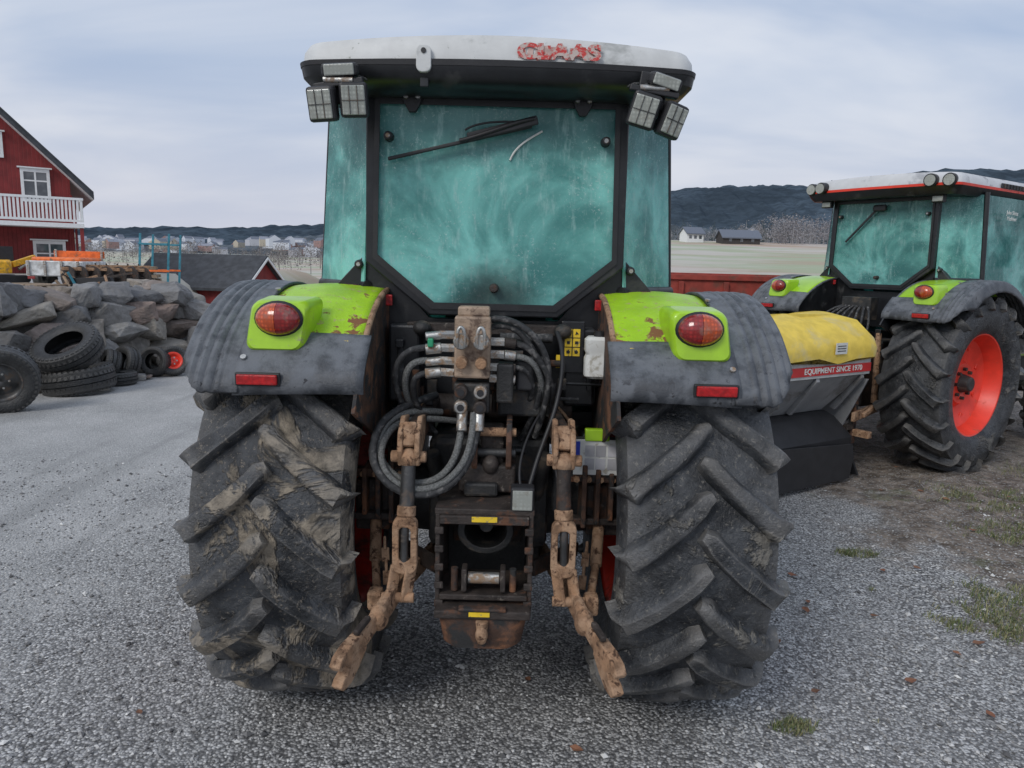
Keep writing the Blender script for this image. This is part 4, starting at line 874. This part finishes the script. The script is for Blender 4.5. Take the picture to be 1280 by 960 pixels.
# ------------------------------------------------------------ vegetation
def grass(name,spots,mat,seed=2):
    rg=random.Random(seed); vs=[];fs=[]
    for (cx,cy,rx,ry,nn,hh) in spots:
        for k in range(nn):
            a=rg.uniform(0,6.28); q=math.sqrt(rg.random()); x=cx+rx*q*math.cos(a)*rg.uniform(.6,1.15); y=cy+ry*q*math.sin(a)*rg.uniform(.6,1.15)
            if noise.noise((x*7,y*7,3))<-.08: continue
            h=hh*rg.uniform(.4,1.2); t=rg.uniform(0,6.28); w=.0020; dx,dy=math.cos(t),math.sin(t); lean=rg.uniform(.3,1.3)*h; lx,ly=math.cos(t+1.3)*lean,math.sin(t+1.3)*lean; z=H(x,y)+max(0,rut(x,y)); b=len(vs)
            vs+=[(x-dx*w,y-dy*w,z),(x+dx*w,y+dy*w,z),(x+dx*w*.8+lx*.4,y+dy*w*.8+ly*.4,z+h*.65),(x-dx*w*.8+lx*.4,y-dy*w*.8+ly*.4,z+h*.65),(x+lx,y+ly,z+h)]
            fs+=[(b,b+1,b+2,b+3),(b+3,b+2,b+4)]
    return obj(name,vs,fs,mat,fix=False)
m_grass=island_mat('grass_blades',[(0,(.07,.11,.035)),(.45,(.13,.17,.06)),(.75,(.26,.25,.12)),(1,(.38,.34,.20))],bump=0,speck=(.14,.14,.08))
grass('grass',[(2.45,3.55,.30,.22,1700,.028),(2.75,3.85,.30,.25,1300,.030),(2.2,4.45,.16,.07,520,.030),(1.12,2.62,.10,.06,360,.026),(1.42,2.66,.05,.03,110,.02),(3.6,4.9,.5,.3,1900,.035),(3.9,5.6,.7,.35,2200,.04),(1.98,3.9,.10,.04,90,.02),(2.5,3.1,.15,.1,150,.02),(-6.5,14.5,1.2,.8,600,.08),(5.4,6.4,1.0,.5,2500,.05)],m_grass)
rg=random.Random(14); vs=[];fs=[]
sp_=[(.27,2.45),(.10,2.9),(.83,2.85),(1.0,3.35),(1.25,3.55),(1.3,2.85),(1.75,2.95),(1.95,2.72),(2.1,3.2),(1.6,3.7),(2.9,3.3),(1.28,3.25),(.23,1.98),(2.45,4.2),(1.1,3.9),(.86,3.1),(1.7,2.3),(-1.4,2.6),(1.55,3.6),(2.75,3.0)]+[(rg.uniform(1.2,5),rg.uniform(3.2,7)) for _ in range(30)]
for (x,y) in sp_:
    L=rg.uniform(.020,.034); t=rg.uniform(0,6.28); b=len(vs); ca,sa=math.cos(t),math.sin(t); z=H(x,y)+.012+max(0,rut(x,y))
    for (u_,v_,w_) in((-1,0,.2),(-.4,.5,.5),(.3,.55,.1),(1,.05,.55),(.35,-.5,.6),(-.4,-.55,.15),(0,0,-.1)):
        vs.append((x+L*(u_*ca-v_*sa),y+L*(u_*sa+v_*ca),z+L*.5*w_*rg.uniform(.5,1.2)))
    fs+=[(b+i,b+(i+1)%6,b+6) for i in range(6)]
obj('fallen_leaves',vs,fs,island_mat('dead_leaf',[(0,(.22,.09,.05)),(.5,(.30,.14,.08)),(1,(.15,.07,.04))],bump=.1,speck=(.12,.07,.04)),fix=False)

# hills
def hill(name,prof,dist,depth,col,seed,rag=6,base=-5,nxx=460):
    vs=[];fs=[];nd=28; xa=[p[0] for p in prof]; ya=[p[1] for p in prof]
    for j in range(nd+1):
        v=j/nd
        for i in range(nxx+1):
            x=xa[0]+(xa[-1]-xa[0])*i/nxx; h=float(np.interp(x,xa,ya)); y=dist-depth+depth*v*1.25
            prof_=math.sin(min(v/.8,1)*math.pi/2)**1.25 if v<.8 else 1-.25*((v-.8)/.2)
            z=base+(h-base)*prof_+ (noise.fractal((x*.0016,y*.0016,seed),1,2,5)*h*.13+ (noise.noise((x*.02,y*.02,seed))+1.2*noise.noise((x*.09,y*.06,seed+3)))*rag)*min(1,prof_*2)
            vs.append((x,y,z))
    k=nxx+1
    for j in range(nd):
        for i in range(nxx): fs.append((j*k+i,j*k+i+1,(j+1)*k+i+1,(j+1)*k+i))
    m,nt,p=newmat(name+'_hazy_forest'); co=N(nt,'ShaderNodeNewGeometry').outputs['Position']
    c=mixc(nt,mr(nt,noi(nt,co,.007,7,.65),.38,.62),C(col,.75),C(col,1.3)); c=mixc(nt,mr(nt,noi(nt,co,.06,5,.7),.42,.62,0,.6),c,C(col,.5)); nt.links.new(c,p.inputs['Base Color']); p.inputs['Roughness'].default_value=1; p.inputs['Specular IOR Level'].default_value=0  # forest tone with bluish distance haze already mixed into the colour
    return obj(name,vs,fs,m,smooth=False,fix=False)
hill('forest_hill',[(-900,35),(-300,70),(50,118),(315,150),(520,162),(740,198),(1000,208),(1500,190),(2600,120)],1550,900,(.060,.082,.105),1.3,5)
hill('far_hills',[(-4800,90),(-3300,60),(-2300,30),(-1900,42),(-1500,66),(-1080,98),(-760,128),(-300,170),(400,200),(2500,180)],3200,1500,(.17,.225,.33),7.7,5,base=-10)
hill('near_ridge',[(-900,4),(-620,6),(-450,16),(-300,28),(-150,44),(100,60),(400,40)],1000,350,(.11,.13,.15),3.1,4,base=-8)

rg=random.Random(33); vs=[];fs=[];mi=[]
def hut(x,y,z,w,d,h,a,roofc,wallc):
    b=len(vs); ca,sa=math.cos(a),math.sin(a)
    for (u_,v_,t_) in((-w,-d,-h),(w,-d,-h),(w,d,-h),(-w,d,-h),(-w,-d,h),(w,-d,h),(w,d,h),(-w,d,h),(-w,0,h*1.9),(w,0,h*1.9)): vs.append((x+u_*ca-v_*sa,y+u_*sa+v_*ca,z+t_))
    for f,m_ in(((0,1,5,4),wallc),((1,2,6,5),wallc),((2,3,7,6),wallc),((3,0,4,7),wallc),((4,5,9,8),roofc),((6,7,8,9),roofc),((5,6,9),wallc),((7,4,8),wallc)): fs.append(tuple(b+i for i in f)); mi.append(m_)
for k in range(420):
    y=rg.uniform(620,1500); r=rg.uniform(-.60,-.22); x=r*y
    z=max(H(x,y),0)+rg.uniform(0,.012)*y*(1+max(0,(r+.42)*3)); w=rg.uniform(3,8)
    hut(x,y,z+2,w,rg.uniform(3,5),rg.uniform(2,3.4),rg.uniform(0,3),rg.choice([4,5]),rg.choice([0,0,0,1,2,3]))
vm=[M('v%d'%i,c_,.8,bump=0,var=.05) for i,c_ in enumerate([(.6,.63,.68),(.45,.46,.5),(.35,.22,.2),(.5,.45,.36),(.14,.16,.2),(.25,.27,.32)])]
o=obj('distant_village',vs,fs,vm,fix=False); o.data.polygons.foreach_set('material_index',mi)
def farm(name,x,y,w,d,h,a,wall,rf):
    r=root(name,(x,y,H(x,y)),a); prism('walls',[(-d,-1),(d,-1),(d,h),(0,h+d*.7),(-d,h)],'x',-w,w,wall,r,0)
    for s in(-1,1): prism('roof_%d'%s,[(s*(d+.6),h-.42),(0,h+d*.7),(0,h+d*.7+.4),(s*(d+.6),h-.02)],'x',-w-.5,w+.5,rf,r,0)
    for k in range(3):
        box('window_%d'%k,(-w*.6+w*.6*k,-d-.03,h*.55),(1,.08,1.1),m_wglass,r,bevel=0); box('door_%d'%k,(w+.03,(-.5+.5*k)*d,1),(.06,1.,2),m_trim,r,bevel=0)
m_darkw=M('dark_barn_wood',(.05,.045,.045),.8); 
farm('white_farmhouse',61,262,3.2,2.6,2.8,.3,m_trim,vm[4]); farm('barn',76,258,6.5,3.2,2.0,.1,m_darkw,vm[4]); farm('farm_cottage',86,275,3,2.6,3,1.2,m_trim,vm[5])

def trees(name,pos,stops,seed,conifer=False):
    rg=random.Random(seed); vs=[];fs=[]
    for (x,y,h) in pos:
        z=H(x,y)-.3; b=len(vs); w=.012*h
        for dz,k in((0,1),(h*.4,.6),(h*.75,.2)):
            for a in range(5): vs.append((x+w*k*math.cos(a*1.2566),y+w*k*math.sin(a*1.2566),z+dz))
        for l in range(2):
            for a in range(5): fs.append((b+l*5+a,b+l*5+(a+1)%5,b+l*5+5+(a+1)%5,b+l*5+5+a))
        n=200 if not conifer else 120
        lobes=[(rg.gauss(0,.22)*h,rg.gauss(0,.22)*h,rg.uniform(.15,.80)*h,rg.uniform(.10,.24)*h) for _ in range(11)]
        for k in range(n):
            if conifer:
                t=rg.random()**.8; rad=(1-t)*.20*h+.1; a=rg.uniform(0,6.28); q=rad*rg.uniform(.4,1.1); p_=Vector((q*math.cos(a),q*math.sin(a),(.1+.9*t)*h)); s_=.05*h*(1.2-t)
            else:
                lx,ly,lz,lr=rg.choice(lobes); v=Vector((rg.gauss(0,1),rg.gauss(0,1),rg.gauss(0,1))).normalized()*lr*rg.uniform(.3,1.1); p_=Vector((lx,ly,lz))+v; s_=.036*h
            p_+=Vector((x,y,z)); b=len(vs)
            for _ in range(3):
                vs.append(tuple(p_+Vector((rg.uniform(-1,1),rg.uniform(-1,1),rg.uniform(-.6,.9)))*s_))
            fs.append((b,b+1,b+2))
    return obj(name,vs,fs,island_mat(name+'_leaves',stops,bump=0,speck=stops[0][1]),fix=False)
rg=random.Random(8)
P1=[(rg.uniform(90,116),rg.uniform(262,300),rg.uniform(8,13)) for _ in range(44)]+[(rg.uniform(50,230),rg.uniform(330,420),rg.uniform(5,10)) for _ in range(170)]+[(rg.uniform(120,170),rg.uniform(235,260),rg.uniform(6,10)) for _ in range(25)]
trees('bare_trees',P1,[(0,(.17,.16,.17)),(.5,(.28,.27,.28)),(1,(.44,.43,.44))],3)
P2=[(rg.uniform(60,300),rg.uniform(420,450),rg.uniform(9,15)) for _ in range(160)]+[(rg.uniform(96,106),rg.uniform(285,300),rg.uniform(10,14)) for _ in range(6)]
trees('conifer_trees',P2,[(0,(.04,.058,.06)),(1,(.085,.11,.11))],4,True)
P3=[(r_*y_,y_,rg.uniform(6,11)) for r_,y_ in [(rg.uniform(-.6,-.2),rg.uniform(160,600)) for _ in range(150)]]+[(rg.uniform(-24,-12),rg.uniform(75,110),rg.uniform(2,3.4)) for _ in range(24)]
trees('bare_shrubs',P3,[(0,(.12,.115,.12)),(.5,(.20,.18,.17)),(1,(.33,.31,.30))],5)

# ------------------------------------------------------------ sky and sun
Wd=bpy.data.worlds.new('World'); S.world=Wd; Wd.use_nodes=True; nt=Wd.node_tree; nt.nodes.clear()
EL=R_(38); AZ=R_(215)
sky=N(nt,'ShaderNodeTexSky',sky_type='NISHITA',sun_disc=False,sun_elevation=EL,sun_rotation=AZ,air_density=1.5,dust_density=3.)
co=N(nt,'ShaderNodeTexCoord').outputs['Generated']; sx=N(nt,'ShaderNodeSeparateXYZ',{0:co})
zz=math_(nt,'ADD',math_(nt,'ABSOLUTE',sx.outputs[2]),.22)
pl=N(nt,'ShaderNodeCombineXYZ',{0:math_(nt,'DIVIDE',sx.outputs[0],zz),1:math_(nt,'DIVIDE',sx.outputs[1],zz),2:0.}).outputs[0]
pl=N(nt,'ShaderNodeMapping',{'Vector':pl,'Rotation':(0,0,.5),'Scale':(.8,1.4,1)}).outputs[0]
n=noi(nt,pl,.95,7,.48,.4)
c=mixc(nt,mr(nt,n,.34,.68),(.43,.53,.72),(.75,.79,.88))
c=mixc(nt,mr(nt,sx.outputs[2],.26,.02,0,.6),c,(.70,.70,.79))
b1=N(nt,'ShaderNodeBackground',{0:sky.outputs[0],1:.10}); b2=N(nt,'ShaderNodeBackground',{0:c,1:1.0})
mx_=N(nt,'ShaderNodeMixShader',{0:.9,1:b1.outputs[0],2:b2.outputs[0]}); out=N(nt,'ShaderNodeOutputWorld'); nt.links.new(mx_.outputs[0],out.inputs[0])
L=bpy.data.lights.new('sun','SUN'); L.energy=1.4; L.angle=R_(20); L.color=(1,.965,.92); lo=bpy.data.objects.new('sun',L); COL.objects.link(lo)
d=Vector((math.sin(AZ)*math.cos(EL),math.cos(AZ)*math.cos(EL),math.sin(EL))); lo.rotation_euler=d.to_track_quat('Z','Y').to_euler()

cam=bpy.data.cameras.new('camera'); cam.sensor_width=36; cam.lens=26; cam.clip_end=12000; cam.clip_start=.05
ob=bpy.data.objects.new('camera',cam); COL.objects.link(ob)
ob.matrix_world=Matrix.Translation((0,0,1.75))@Matrix.Rotation(R_(90-9.2),4,'X')@Matrix.Rotation(R_(1.5),4,'Z')
S.camera=ob
S.view_settings.view_transform='Standard'; S.view_settings.look='None'; S.view_settings.exposure=0
